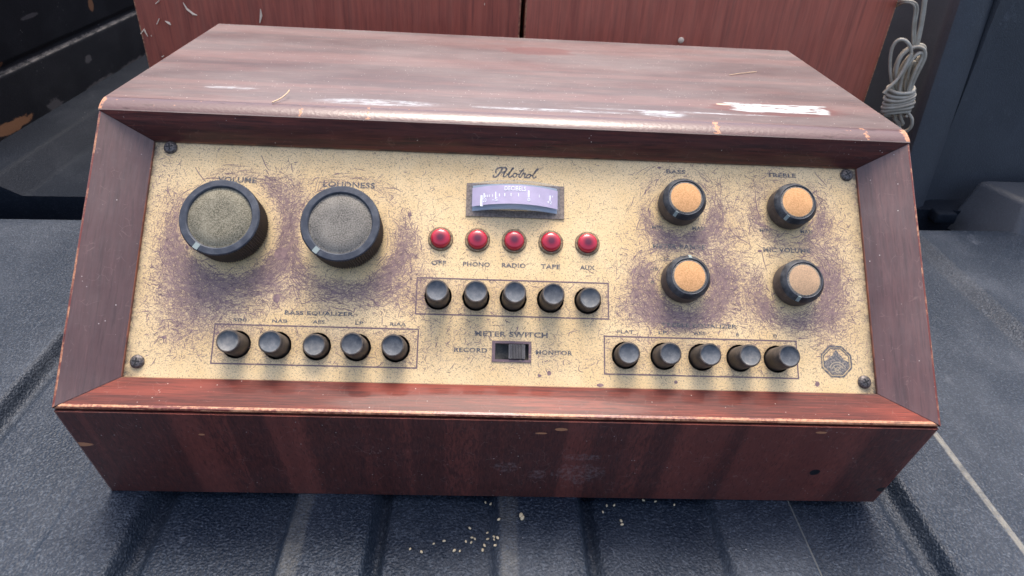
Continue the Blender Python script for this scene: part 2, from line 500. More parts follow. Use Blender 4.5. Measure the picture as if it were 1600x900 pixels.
# moulded corner block beside the post
bm = bmesh.new()
bl = [at_plane(1545, 283, 1, .47), None]
P0 = Vector((.606, .470, .0))
ringa = [Vector((.612, .405, -.03)), Vector((.80, .405, -.03)), Vector((.80, .50, -.03)), Vector((.585, .50, -.03))]
ringb = [Vector((.632, .440, .034)), Vector((.80, .440, .036)), Vector((.80, .50, .038)), Vector((.606, .50, .036))]
loft(bm, ringa, ringb)
bevel_edges(bm, lambda e: max(e.verts[0].co.z, e.verts[1].co.z) > 0, .007, 4)
hb = link('hinge_cover', bm_mesh('hinge_cover', bm, M_WALLR, 60), wr); 
# steel catch plate at the foot of the post
bm = bmesh.new()
c0 = at_plane(1470, 326, 2, -.002)
bmesh.ops.create_cube(bm, size=1, matrix=Matrix.Translation((c0.x, .482, -.008)) @ Matrix.Diagonal((.026, .018, .014, 1)))
bevel_edges(bm, lambda e: True, .002, 2)
link('catch_plate', bm_mesh('catch_plate', bm, M_BED, 60), wr)
# front bulkhead of the bed, behind the wooden cabinets
bm = bmesh.new()
bmesh.ops.create_cube(bm, size=1, matrix=Matrix.Translation((0, 1.83, .22)) @ Matrix.Diagonal((1.6, .06, .56, 1)))
fb = link('bed_wall_front', bm_mesh('bed_wall_front', bm, M_WALLL)); fb['kind'] = 'structure'

# ------------------------------------------------------------------ the two wooden cabinets behind
def box_extra(m, base, r):
    x, y, z = m.sep(m.obj)
    v = m.noise(m.map(m.obj, (140, 30, 5)), 1.0, 4, .6)
    base = m.mix(m.step(v, .45, .75, 0, .25), base, (.52, .19, .12))
    d = m.noise(m.map(m.obj, (50, 20, 7), loc=(4, 0, 2)), 1.0, 3, .6)
    base = m.mix(m.step(d, .55, .75, 0, .35), base, (.14, .038, .028))
    return base, r
M_BOXL = wood('red_mahogany', (260, 60, 16), None, ca=(.42, .092, .052), cb=(.29, .062, .036), rough=.5, coat=.05, dust=.12, dustc=(.5, .26, .20), hairs=0, extra=box_extra, specks=False, pores=.25)
M_BOXR = wood('pink_mahogany', (240, 60, 13), None, ca=(.50, .120, .070), cb=(.36, .084, .050), rough=.5, coat=.05, dust=.18, dustc=(.55, .27, .20), hairs=0, extra=box_extra, specks=False, pores=.25)
M_BOXEDGE = edge_wood('cabinet_edge', .3, .6)
BY = .50
BH = .30                                        # they reach a little above the frame
def cabinet(name, x0, x1, mat, label):
    c = empty(name, ((x0 + x1) / 2, BY + .15, -.006))
    def slab(nm, a, b, bev=.002, m=mat):
        bm = bmesh.new()
        ctr = [(a[i] + b[i]) / 2 for i in range(3)]
        bmesh.ops.create_cube(bm, size=1, matrix=Matrix.Diagonal((b[0] - a[0], b[1] - a[1], b[2] - a[2], 1)))
        bevel_edges(bm, lambda e: True, bev, 2, 1)
        return link(nm, bm_mesh(nm, bm, [m, M_BOXEDGE], 40), c, Matrix.Translation(ctr))
    slab('front_panel', (x0, BY, -.003), (x1, BY + .016, BH))
    slab('side_panel', (x0 + .0005, BY + .0165, -.003), (x0 + .016, BY + .30, BH - .0005))
    slab('side_panel', (x1 - .016, BY + .0165, -.003), (x1 - .0005, BY + .30, BH - .0005))
    slab('top_panel', (x0 + .0165, BY + .0165, BH - .016), (x1 - .0165, BY + .30, BH - .0007))
    slab('back_panel', (x0 + .0165, BY + .288, -.003), (x1 - .0165, BY + .2995, BH - .0165))
    return tag(c, label, 'cabinet')
gx = at_plane(817, 20, 1, BY).x
xl = at_plane(207, 0, 1, BY).x
xr = at_plane(1405, 0, 1, BY).x
cabL = cabinet('wooden_cabinet', xl, gx - .0022, M_BOXL, 'reddish brown wooden cabinet flecked with pale chips, standing behind the console beside the black wall')
cabR = cabinet('wooden_cabinet', gx + .0022, xr, M_BOXR, 'pinkish red wooden cabinet behind the console, beside the hanging white cord')
# pale shavings and chips stuck to the left cabinet front
M_CHIP = Mat('pale_chip').set(Base_Color=(.85, .68, .50), Roughness=.7).m
def sliver(name, pts, w, th, parent, mat=M_CHIP):
    """flat curled sliver of wood through the given points"""
    bm = bmesh.new()
    prev = None
    n = len(pts)
    for i, p in enumerate(pts):
        t = (pts[min(i + 1, n - 1)] - pts[max(i - 1, 0)]).normalized()
        side = t.cross(Vector((0, -.8, .6))).normalized() * w * (1 - .75 * abs(2 * i / (n - 1) - 1))
        nn = side.cross(t).normalized() * th
        cur = [bm.verts.new(p + side + nn), bm.verts.new(p - side + nn), bm.verts.new(p - side - nn), bm.verts.new(p + side - nn)]
        if prev:
            for k in range(4): bm.faces.new((prev[k], prev[(k + 1) % 4], cur[(k + 1) % 4], cur[k]))
        else: bm.faces.new(cur)
        prev = cur
    bm.faces.new(prev[::-1])
    return bm_mesh(name, bm, mat)
for ln in ([(286, 4), (292, 14), (301, 21), (308, 24)], [(300, 23), (308, 24)], [(407, 14), (408, 24), (406, 36)], [(245, 38), (249, 29)], [(258, 33), (264, 36), (267, 39)], [(220, 53), (225, 46), (231, 57)], [(236, 55), (237, 57)], [(243, 6), (249, 1)], [(256, 87), (253, 89)], [(757, 5), (757, 8)]):
    pts = [at_plane(a, b, 1, BY - .0011) for a, b in ln]
    link('wood_chip', sliver('wood_chip', pts, .0013, .0004, cabL), cabL)
p = at_plane(1064, 63, 1, BY - .002)
bm = bmesh.new(); bmesh.ops.create_icosphere(bm, subdivisions=2, radius=.0035)
bmesh.ops.scale(bm, vec=(1, .6, 1), verts=bm.verts)
link('nail_head', bm_mesh('nail_head', bm, M_CHIP, 180), cabR, Matrix.Translation(p))

# ------------------------------------------------------------------ console: wooden case
con = empty('control_console', BASE)
tag(con, 'old wooden audio control console with sloped gold panel of knobs and buttons', 'console')
CW = Matrix.Translation(BASE)
def yz_prism(name, prof, x0, x1, mats, bev=None, smooth=40):
    bm = bmesh.new()
    loft(bm, [Vector((x0, a, b)) - BASE for a, b in prof], [Vector((x1, a, b)) - BASE for a, b in prof])
    if bev: bev(bm)
    return link(name, bm_mesh(name, bm, mats, smooth), con, CW)
def near(e, pts, tol=1e-4):
    def ok(v): return any(abs(v.co.y + BASE.y - a) < tol and abs(v.co.z - b) < tol for a, b in pts)
    return ok(e.verts[0]) and ok(e.verts[1])
NOSE = .0062
TH = .0195
LV = SL - NOSE
B_ = (YTF + .0008, H)
C_ = S(LV)
D_ = S(LV, -TH)
E_ = (YTR, D_[1])
A_ = (YTR, H)
def bev_top(bm):
    bevel_edges(bm, lambda e: near(e, [B_]), .0060, 7, 1)
    bevel_edges(bm, lambda e: abs(e.verts[0].co.z + 0 - H) < 1e-4 and abs(e.verts[1].co.z - H) < 1e-4 and (abs(abs(e.verts[0].co.x) - W2) < 1e-4 and abs(abs(e.verts[1].co.x) - W2) < 1e-4 and abs(e.verts[0].co.y - e.verts[1].co.y) > .05 or abs(e.verts[0].co.y + BASE.y - YTR) < 1e-4 and abs(e.verts[1].co.y + BASE.y - YTR) < 1e-4), .0022, 3, 1)
yz_prism('top_board', [A_, B_, C_, D_, E_], -W2, W2, [M_TOP, M_NOSE], bev_top)
# mitred bezel round the panel: outer rectangle at the slope plane, inner rectangle sunk by 15.5 mm
IU, IV0, IV1, ID = .2222, .0191, .1637, -.0152
g_ = .0002
def sp(u, v, n): return O + U * u + V * v + N * n - BASE
FD = Vector((0, YB, -ZB)).normalized()            # down along the front board
def rail(name, a, b, ia, ib, mats, seglen=1, edge=1, bw=.0016):
    """a,b outer corners (u,v); ia,ib inner corners"""
    bm = bmesh.new()
    ra = [sp(*a, 0), sp(*ia, ID), sp(*ia, -TH), sp(*a, -TH)]
    rb = [sp(*b, 0), sp(*ib, ID), sp(*ib, -TH), sp(*b, -TH)]
    loft(bm, ra, rb)
    bm.faces.ensure_lookup_table()
    bm.edges.ensure_lookup_table()
    e0 = [e for e in bm.edges if {tuple(round(c, 6) for c in v.co) for v in e.verts} == {tuple(round(c, 6) for c in ra[0]), tuple(round(c, 6) for c in rb[0])}]
    e1 = [e for e in bm.edges if {tuple(round(c, 6) for c in v.co) for v in e.verts} == {tuple(round(c, 6) for c in ra[1]), tuple(round(c, 6) for c in rb[1])}]
    bmesh.ops.bevel(bm, geom=e0, offset=bw, segments=3, profile=.5, affect='EDGES', material=1)
    bmesh.ops.bevel(bm, geom=[e for e in e1 if e.is_valid], offset=.0006, segments=2, profile=.5, affect='EDGES', material=2)
    for f in bm.faces:                            # the inner lip
        if abs(f.normal.dot(N)) < .05 and all((v.co + BASE - O).dot(N) < -.014 for v in f.verts) and len(f.verts) == 4: f.material_index = 2
    return link(name, bm_mesh(name, bm, mats, 40), con, CW)
rail('bottom_rail', (-W2 + g_, 0), (W2 - g_, 0), (-IU + g_, IV0), (IU - g_, IV0), [M_RAILB, M_RAWEDGE, M_LIP], bw=.0036)
rail('top_rail', (-W2 + g_, LV), (W2 - g_, LV), (-IU + g_, IV1), (IU - g_, IV1), [M_RAIL, M_RAIL, M_LIP], bw=.0004)
rail('side_rail', (-W2, g_), (-W2, LV - g_), (-IU, IV0 + g_), (-IU, IV1 - g_), [M_STILE, M_STILEEDGE, M_LIP], bw=.0017)
rail('side_rail', (W2, g_), (W2, LV - g_), (IU, IV0 + g_), (IU, IV1 - g_), [M_STILE, M_STILEEDGE, M_LIP], bw=.0017)
# lower front board, leaning back towards its foot
Q0 = (O + FD * .0030)
Q0 = (Q0.y, Q0.z)
Q1 = (YB, 0.0)
inner = FD.cross(U) * -1
inner = inner if inner.y > 0 else -inner
R0 = S(0, -TH)
# the bottom rail's underside meets the board along its outer face: a slim fillet strip closes that wedge
Q1i = (YB + .014, 0.0)
R1 = (R0[0] + .004, R0[1] - .004)
def bev_front(bm):
    bevel_edges(bm, lambda e: abs(abs(e.verts[0].co.x) - W2) < 1e-5 and abs(e.verts[0].co.x - e.verts[1].co.x) < 1e-6 and near(e, [Q0, Q1]), .0016, 2, 1)
    bevel_edges(bm, lambda e: near(e, [Q1]), .0010, 2, 1)
F0 = S(.0004, -.0034)
yz_prism('front_board', [Q0, Q1, Q1i, (R0[0], R0[1] - .0012), (F0[0] + .001, F0[1] - .0014)], -W2, W2, [M_FRONT, M_BOARDEDGE], bev_front)
SB = [(YTR, D_[1] - .0003), (D_[0] + .0003, D_[1] - .0003), (R0[0] + .0006, R0[1] - .0016), (YB + .0145, .0005), (YTR, .0005)]
def bev_side(bm): bevel_edges(bm, lambda e: abs(e.verts[0].co.x - e.verts[1].co.x) < 1e-6, .0012, 2, 1)
yz_prism('side_board', SB, -W2 + .0002, -W2 + .014, [M_SIDE, M_STILEEDGE], bev_side)
yz_prism('side_board', SB, W2 - .014, W2 - .0002, [M_SIDE, M_STILEEDGE], bev_side)
yz_prism('base_board', [(YB + .016, .001), (YTR - .008, .001), (YTR - .008, .012), (YB + .016, .012)], -W2 + .0145, W2 - .0145, M_SIDE)
yz_prism('back_board', [(YTR - .0075, .0006), (YTR - .0005, .0006), (YTR - .0005, D_[1] - .0008), (YTR - .0075, D_[1] - .0008)], -W2 + .0145, W2 - .0145, M_SIDE)

# ------------------------------------------------------------------ panel layout in panel coordinates (u, v)
BIG = [(-.1702, .1101, .0215), (-.1010, .1085, .0228)]
SMALL = [(.1052, .1347, .0150), (.1754, .1347, .0142), (.1057, .0853, .0150), (.1760, .0853, .0145)]
LAMPS = [-.0441, -.0215, .0011, .0238, .0465]
SEL = [(-.0442, .0175), (-.0214, .0180), (.0011, .0178), (.0238, .0175), (.0466, .0092)]
BASSB = [(-.1603, .0150), (-.1369, .0150), (-.1139, .0075), (-.0906, .0165), (-.0677, .0140)]
TREB = [(.0693, .0105), (.0927, .0140), (.1158, .0158), (.1392, .0162), (.1622, .0168)]
FRAMES = [(-.0572, .0593, .0605, .0827), (-.1738, -.0550, .0281, .0511), (.0566, .1748, .0273, .0500)]
HOLES = [(u, .0715) for u, h in SEL] + [(u, .0394) for u, h in BASSB] + [(u, .0387) for u, h in TREB]
HR = .0083
SLOT = (-.0091, .0111, .0343, .0441)
METER = (-.0268, .0288, .1250, .1430)

# panel sheet with real round holes, slot and meter opening
P0U, P1U, P0V, P1V = -.2235, .2235, .0178, .1650
pts, edges = [], []
def loop(ps):
    b = len(pts)
    pts.extend(Vector(p) for p in ps)
    n = len(ps)
    edges.extend((b + i, b + (i + 1) % n) for i in range(n))
loop([(P0U, P0V), (P1U, P0V), (P1U, P1V), (P0U, P1V)])
for (u, v) in HOLES: loop([(u + HR * math.cos(2 * math.pi * i / 40), v + HR * math.sin(2 * math.pi * i / 40)) for i in range(40)])
for r in (SLOT, (METER[0] + .003, METER[1] - .003, METER[2] + .003, METER[3] - .003)): loop([(r[0], r[2]), (r[1], r[2]), (r[1], r[3]), (r[0], r[3])])
def in_hole(u, v, pad=0.0):
    if any((u - a) ** 2 + (v - b) ** 2 < (HR + pad) ** 2 for a, b in HOLES): return True
    for r in (SLOT, (METER[0] + .003, METER[1] - .003, METER[2] + .003, METER[3] - .003)):
        if r[0] - pad < u < r[1] + pad and r[2] - pad < v < r[3] + pad: return True
    return False
st = .0017
u = P0U + st
while u < P1U - st * .4:
    v = P0V + st
    while v < P1V - st * .4:
        if not in_hole(u, v, st * .5): pts.append(Vector((u, v)))
        v += st
    u += st
cv, ce, cf, _, _, _ = delaunay_2d_cdt(pts, edges, [], 1, 1e-7)
cf = [f for f in cf if not in_hole(sum(cv[i].x for i in f) / len(f), sum(cv[i].y for i in f) / len(f), -.0001)]

def blobs(px):                                   # worn patches given as photo pixels: x, y, radius x, radius y, amount
    r = []
    for (x, y, rx, ry, a) in px:
        c = at_panel(x, y); ex = at_panel(x + rx, y)[0] - c[0]; ey = c[1] - at_panel(x, y + ry)[1]
        r.append((c[0], c[1], abs(ex), abs(ey), a))
    return r
WEAR = blobs([(300, 440, 60, 50, .75), (270, 390, 40, 60, .5), (330, 480, 90, 40, .6), (440, 350, 38, 60, .6), (455, 300, 50, 40, .4), (620, 370, 40, 60, .4), (560, 460, 120, 30, .6),
              (280, 530, 60, 40, .45), (640, 420, 50, 60, .45), (1000, 440, 40, 60, .55), (1130, 430, 40, 60, .8), (1120, 330, 40, 50, .55), (1030, 330, 30, 60, .5), (1190, 320, 30, 60, .45), (1290, 350, 30, 60, .5),
              (1300, 450, 40, 70, .85), (1060, 500, 80, 22, .55), (1180, 470, 30, 50, .4), (1240, 500, 70, 30, .4), (820, 560, 120, 20, .25), (740, 520, 150, 30, .25), (260, 300, 30, 60, .35), (1010, 480, 60, 30, .4),
              (660, 560, 40, 20, .2), (1300, 540, 50, 40, .3), (430, 440, 50, 40, .5), (1090, 365, 80, 12, .35)])
RINGS = [(-.1702, .1101, .0350, .0060, .70), (-.1010, .1085, .0350, .0055, .5), (.1052, .1347, .0235, .0045, .45), (.1754, .1347, .0215, .0045, .4), (.1057, .0853, .0240, .0070, .85), (.1760, .0853, .0235, .0055, .5)]
def wear(u, v):
    w = np.zeros_like(u)
    for (a, b, rx, ry, k) in WEAR: w = w + k * np.exp(-(((u - a) / rx) ** 2 + ((v - b) / ry) ** 2))
    for (a, b, r, s, k) in RINGS:
        d = np.hypot(u - a, v - b); th = np.arctan2(v - b, u - a)
        w = w + k * np.exp(-((d - r) / s) ** 2) * np.clip(.7 - .3 * np.sin(th) + .3 * np.sin(3 * th + a * 90) + .2 * np.sin(7 * th + b * 300), 0, 1.5)
        w = w * (1 - .75 * np.exp(-((d - (r - s * 2.1)) / (s * .9)) ** 2))
    for (a0, a1, b0, b1) in FRAMES:
        ins = np.clip(np.minimum(np.minimum(u - a0, a1 - u), np.minimum(v - b0, b1 - v)) / .001, 0, 1)
        w = w + ins * .28
    w = w + .10
    w = w * np.clip((v - .0235) / .005, .15, 1)
    return np.clip(w, 0, 1.2)
pu = np.array([c.x for c in cv]); pv = np.array([c.y for c in cv])
grime_and_rings = np.exp(-(pu - (-IU)) / .0022) + .9 * np.exp(-((IU - pu) / .0042)) + .5 * np.exp(-((IV1 - pv) / .0016))
for (a, b) in ((-IU, IV0), (IU, IV0), (IU, IV1), (-IU, IV1)): grime_and_rings = grime_and_rings + .8 * np.exp(-(np.hypot(pu - a, pv - b) / .006))
for (a, b) in HOLES: grime_and_rings = grime_and_rings + .45 * np.exp(-((np.hypot(pu - a, pv - b) - HR) / .0016).clip(0))  # darker rim round each button hole
for (a, b, h) in BIG: grime_and_rings = grime_and_rings + .35 * np.exp(-(((np.hypot(pu - a, pv - b) - .0225) / .002).clip(0)))  # darker ring round each large knob
for (a, b, h) in SMALL: grime_and_rings = grime_and_rings + .5 * np.exp(-(((np.hypot(pu - a, pv - b) - .0135) / .0022).clip(0)))  # darker ring round each small knob

def panel_material():
    m = Mat('gold_lacquer')
    w = m.attr('wear')
    gr = m.attr('grime_and_rings')
    f1 = m.noise(m.obj, 1050, 2, .6)
    f2 = m.noise(m.map(m.obj, (1, 1.5, 1)), 2300, 1, .5)
    big = m.noise(m.obj, 30, 4, .6)
    base = m.mix(m.step(big, .3, .7), (.74, .535, .265), (.82, .625, .345))
    crack = m.noise(m.map(m.obj, (420, 800, 1)), 1.0, 5, .7, 1.0)
    c1 = m.step(m.math('ADD', f1, m.math('MULTIPLY', w, .07)), .555, .66)
    base = m.mix(m.math('MULTIPLY', c1, .55), base, (.150, .098, .118))
    c2 = m.step(m.math('ADD', f2, m.math('MULTIPLY', w, .06)), .60, .70)
    base = m.mix(m.math('MULTIPLY', c2, .7), base, (.075, .050, .055))
    c3 = m.step(m.math('ADD', crack, m.math('MULTIPLY', w, .20)), .62, .74)
    base = m.mix(m.math('MULTIPLY', c3, .7), base, (.165, .108, .118))
    sm = m.step(m.math('ADD', m.noise(m.map(m.obj, (1, 1.3, 1)), 130, 6, .75), m.math('MULTIPLY', w, .16)), .58, .80)
    base = m.mix(m.math('MULTIPLY', sm, .5), base, (.225, .155, .155))
    base = m.mix(m.math('MULTIPLY', m.step(w, .25, 1.0), .12), base, (.30, .20, .22))
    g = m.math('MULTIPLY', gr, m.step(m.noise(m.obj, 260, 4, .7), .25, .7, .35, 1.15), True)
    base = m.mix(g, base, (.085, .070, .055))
    m.set(Base_Color=base, Metallic=.15, Roughness=m.step(c1, 0, 1, .42, .6), Specular_IOR_Level=.45)
    m.set(Normal=m.bump(f1, .12, .0003))
    return m.m
M_PANEL = panel_material()
me = py_mesh('panel', [(c.x, c.y, 0) for c in cv], cf, M_PANEL)
if me.polygons[0].normal.z < 0: me.flip_normals()
for nm, arr in (('wear', wear(pu, pv)), ('grime_and_rings', grime_and_rings.clip(0, 1))):
    a = me.attributes.new(nm, 'FLOAT', 'POINT')
    a.data.foreach_set('value', arr.astype(np.float32))
PB = PF(0, 0)
panel = link('panel', me, con, PB)
# dark chassis plate behind the openings
M_BLACK = Mat('black_recess').set(Base_Color=(.012, .012, .013), Roughness=.7).m
bm = bmesh.new()
bmesh.ops.create_cube(bm, size=1, matrix=Matrix.Translation((0, (P0V + P1V) / 2, -.0135)) @ Matrix.Diagonal((P1U - P0U, P1V - P0V, .002, 1)))
link('chassis_plate', bm_mesh('chassis_plate', bm, M_BLACK), con, PB)

# scratches and worn strokes, too many to count
M_SCR = Mat('purple_wear')
nz = M_SCR.noise(M_SCR.obj, 300, 3, .6)
M_SCR.set(Base_Color=M_SCR.mix(M_SCR.step(nz, .3, .7), (.130, .080, .095), (.28, .185, .175)), Roughness=.6)
M_SCR = M_SCR.m
sv, sf = [], []
def stroke(u, v, ang, ln, wd, curv):
    n = 5
    b = len(sv)
    x, y, a = u, v, ang
    for i in range(n):
        w = wd * (.35 + .65 * math.sin(math.pi * (i + .35) / (n - .3)))
        px, py = -math.sin(a) * w, math.cos(a) * w
        z = .00006 + .00001 * random.random()
        sv.append((x + px, y + py, z)); sv.append((x - px, y - py, z))
        x += math.cos(a) * ln / (n - 1); y += math.sin(a) * ln / (n - 1)
        a += curv + random.gauss(0, .12)
    for i in range(n - 1): sf.append((b + 2 * i, b + 2 * i + 1, b + 2 * i + 3, b + 2 * i + 2))
KN = [(a, b, .047) for a, b, h in BIG] + [(a, b, .033) for a, b, h in SMALL]
cand = np.stack([rng.uniform(-.221, .221, 70000), rng.uniform(.021, .162, 70000)], 1)
cw = wear(cand[:, 0], cand[:, 1])
ok = rng.uniform(0, 1, len(cand)) < (cw - .03).clip(0) ** 1.5 * .36
for (u, v) in cand[ok]:
    if in_hole(u, v, .003): continue
    best = None
    for (a, b, r) in KN:
        d = math.hypot(u - a, v - b)
        if d < r and (best is None or d / r < best[0]): best = (d / r, a, b, d)
    if best and random.random() < .58:
        ang = math.atan2(v - best[2], u - best[1]) + math.pi / 2 + random.gauss(0, .35)
        ln = random.uniform(.002, .011); cu_ = ln / best[3] / 4
    else:
        ang = random.uniform(0, 6.28); ln = random.uniform(.0012, .0055); cu_ = random.gauss(0, .25)
    stroke(u, v, ang, ln, random.uniform(.00006, .00019) * random.choice((.7, 1, 1, 1.5)), cu_)
n_purple = len(sf)
for _ in range(2600):                            # short dark hairline cracks all over
    u, v = random.uniform(-.221, .221), random.uniform(.024, .162)
    if not in_hole(u, v, .003): stroke(u, v, random.choice((random.uniform(0, 6.28), random.gauss(0, .3))), random.uniform(.0006, .0026), random.uniform(.00006, .00015), random.gauss(0, .3))
n_dark = len(sf)
# individually visible long scratches
for (x0, y0, x1, y1) in [(1090, 285, 1112, 300), (1180, 300, 1182, 345), (1190, 390, 1196, 425), (1272, 268, 1290, 294), (1140, 358, 1165, 388), (470, 475, 495, 470), (1116, 370, 1120, 345), (262, 290, 262, 310), (305, 262, 320, 285), (455, 255, 456, 270)]:
    a = at_panel(x0, y0); b = at_panel(x1, y1)
    stroke(a[0], a[1], math.atan2(b[1] - a[1], b[0] - a[0]), math.dist(a, b), .00028, .05)
def blot(x, y, rpx, seed, ry=1.0, zz=.00009):
    c = at_panel(x, y); r = at_panel(x + rpx, y)[0] - c[0]
    b = len(sv); n = 18
    sv.append((c[0], c[1], zz))
    for i in range(n):
        a = 2 * math.pi * i / n
        k = r * (1 + .28 * mnoise.noise(Vector((math.cos(a) * 1.3, math.sin(a) * 1.3, seed))))
        sv.append((c[0] + k * math.cos(a), c[1] + k * ry * math.sin(a), zz))
    for i in range(n): sf.append((b, b + 1 + i, b + 1 + (i + 1) % n))
for k, (x, y, r, ry) in enumerate([(440, 397, 10.5, .9), (432, 466, 6, 1.2), (858, 583, 3.5, 1), (843, 587, 3, .8), (938, 602, 5, .6), (1277, 600, 3.5, 1.2), (292, 386, 3, .8), (1056, 597, 3, .8), (256, 527, 4, .6), (1030, 262, 3, .6), (640, 335, 3, 1.2), (1187, 392, 3, .7)]): blot(x, y, r, k * 3.1, ry)
M_CRACK = Mat('dark_crack').set(Base_Color=(.070, .050, .052), Roughness=.6).m
sme = py_mesh('scratches', sv, sf, [M_SCR, M_CRACK])
sme.polygons.foreach_set('material_index', [1 if n_purple <= i < n_dark else 0 for i in range(len(sf))])
sc = link('scratches', sme, panel, PB)
sc['kind'] = 'stuff'

# ------------------------------------------------------------------ printing on the panel
M_INK = Mat('worn_ink')
wn = M_INK.noise(M_INK.obj, 520, 3, .6)
M_INK.set(Base_Color=M_INK.mix(M_INK.step(wn, .46, .62, 0, .55), (.095, .092, .10), (.46, .36, .22)), Roughness=.5)
M_INK = M_INK.m
M_INK2 = Mat('purple_ink')
wn = M_INK2.noise(M_INK2.obj, 420, 3, .6)
M_INK2.set(Base_Color=M_INK2.mix(M_INK2.step(wn, .58, .70, 0, .7), (.150, .100, .110), (.46, .36, .22)), Roughness=.5)
M_INK2 = M_INK2.m
M_WHITE = Mat('white_print').set(Base_Color=(.95, .95, .95), Roughness=.6).m
def text_mesh(s, w, h, mat, bold=.034, shear=0.0):
    cu = bpy.data.curves.new('txt', 'FONT')
    cu.body = s
    cu.size = 1
    cu.offset = bold
    cu.shear = shear
    cu.resolution_u = 3
    cu.space_character = 1.08
    tmp = bpy.data.objects.new('tmp', cu)
    col.objects.link(tmp)
    dg = bpy.context.evaluated_depsgraph_get()
    me = bpy.data.meshes.new_from_object(tmp.evaluated_get(dg))
    bpy.data.objects.remove(tmp); bpy.data.curves.remove(cu)
    co = np.empty(len(me.vertices) * 3, np.float32)
    me.vertices.foreach_get('co', co)
    co = co.reshape(-1, 3)
    lo, hi = co.min(0), co.max(0)
    co[:, 0] = (co[:, 0] - (lo[0] + hi[0]) / 2) * w / (hi[0] - lo[0])
    co[:, 1] = (co[:, 1] - (lo[1] + hi[1]) / 2) * h / (hi[1] - lo[1])
    co[:, 2] = 0
    me.vertices.foreach_set('co', co.ravel())
    me.materials.clear(); me.materials.append(mat)
    return me
def letter(s, cx, cy, wpx, hpx, parent=panel, mat=M_INK, rot=0.0):
    a, b = at_panel(cx, cy)
    w = at_panel(cx + wpx / 2, cy + .02 * wpx)[0] - at_panel(cx - wpx / 2, cy - .02 * wpx)[0]
    h = at_panel(cx, cy - hpx / 2)[1] - at_panel(cx, cy + hpx / 2)[1]
    me = text_mesh(s, w, h, mat)
    o = link('lettering', me, parent, PF(a, b, .00012) @ Matrix.Rotation(rot, 4, 'Z'))
    return o
letter('VOLUME', 370.7, 281, 61, 9)
letter('LOUDNESS', 545.5, 289, 81, 9)
letter('BASS', 1056, 268.5, 30, 6.5)
letter('TREBLE', 1221, 274, 45, 6.5)
letter('METER RANGE', 1061, 385.5, 82, 7.5)
letter('MIC VOLUME', 1229, 391, 73, 7.5)
letter('MIN', 1027, 355, 17, 5)
letter('MAX', 1092, 357, 21, 6)
letter('MIN', 1195, 360, 17, 5)
letter('MAX', 1260, 362, 19, 5.5)
letter('-20', 1039, 405.5, 15, 4.5)
letter('-10', 1022, 420.5, 12, 4.5)
letter('0', 1019.5, 441, 5, 5)
for s, x, y, w in (('OFF', 210, 549, 75), ('PHONO', 400, 556, 135), ('RADIO', 587, 562, 120), ('TAPE', 772, 568, 97), ('AUX', 957, 573, 75)): letter(s, 620 + x / 3.214, 240 + y / 3.214, w / 3.214, 7.2)
letter('METER SWITCH', 799, 522.5, 114, 8.5)
letter('RECORD', 735.3, 547, 52, 7.2)
letter('MONITOR', 865.8, 551.2, 57, 7.2)
letter('BASS EQUALIZER', 498.7, 490.2, 107, 7.5)
letter('TREBLE EQUALIZER', 1092.6, 509.5, 118, 7.5)
for s, x, y, w in (('500', 375, 499.8, 22), ('NAB', 437, 501.5, 24), ('AES', 498, 503, 19), ('LP', 561.5, 504.8, 13), ('RIAA', 622, 506.5, 25)): letter(s, x, y, w, 5.5)
for s, x, y, w in (('FLAT', 977, 518.5, 26), ('LP', 1035.5, 519.7, 13), ('AES', 1093, 521, 19), ('8', 1152, 523.2, 5), ('0', 1211, 525.2, 5.5)): letter(s, x, y, w, 5.5)

def ribbon(lines, mat, name, parent, mw, z=.00013):
    """flat drawn strokes: list of (points, half width, closed)"""
    vs, fs = [], []
    for (ps, hw, closed) in lines:
        n = len(ps); b = len(vs)
        for i in range(n):
            p = Vector(ps[i])
            a = Vector(ps[(i - 1) % n] if closed or i else ps[i]); c = Vector(ps[(i + 1) % n] if closed or i < n - 1 else ps[i])
            t = (c - a).normalized() if (c - a).length > 1e-9 else Vector((1, 0))
            t1 = (p - a).normalized() if (p - a).length > 1e-9 else t
            t2 = (c - p).normalized() if (c - p).length > 1e-9 else t1
            if (p - a).length <= 1e-9: t1 = t2
            k = 1 / max(.5, math.sqrt(max(0.0, (1 + t1.dot(t2)) / 2)))
            t = (t1 + t2).normalized() if (t1 + t2).length > 1e-6 else t
            nn = Vector((-t.y, t.x)) * hw * k
            vs.append((p.x + nn.x, p.y + nn.y, 0)); vs.append((p.x - nn.x, p.y - nn.y, 0))
        for i in range(n if closed else n - 1):
            j = (i + 1) % n
            fs.append((b + 2 * i, b + 2 * i + 1, b + 2 * j + 1, b + 2 * j))
    return link(name, py_mesh(name, vs, fs, mat), parent, mw @ Matrix.Translation((0, 0, z)))
for (a0, a1, b0, b1) in FRAMES:
    ribbon([([(a0, b0), (a1, b0), (a1, b1), (a0, b1)], .00042, True)], M_INK2, 'printed_frame', panel, PB, .0001)

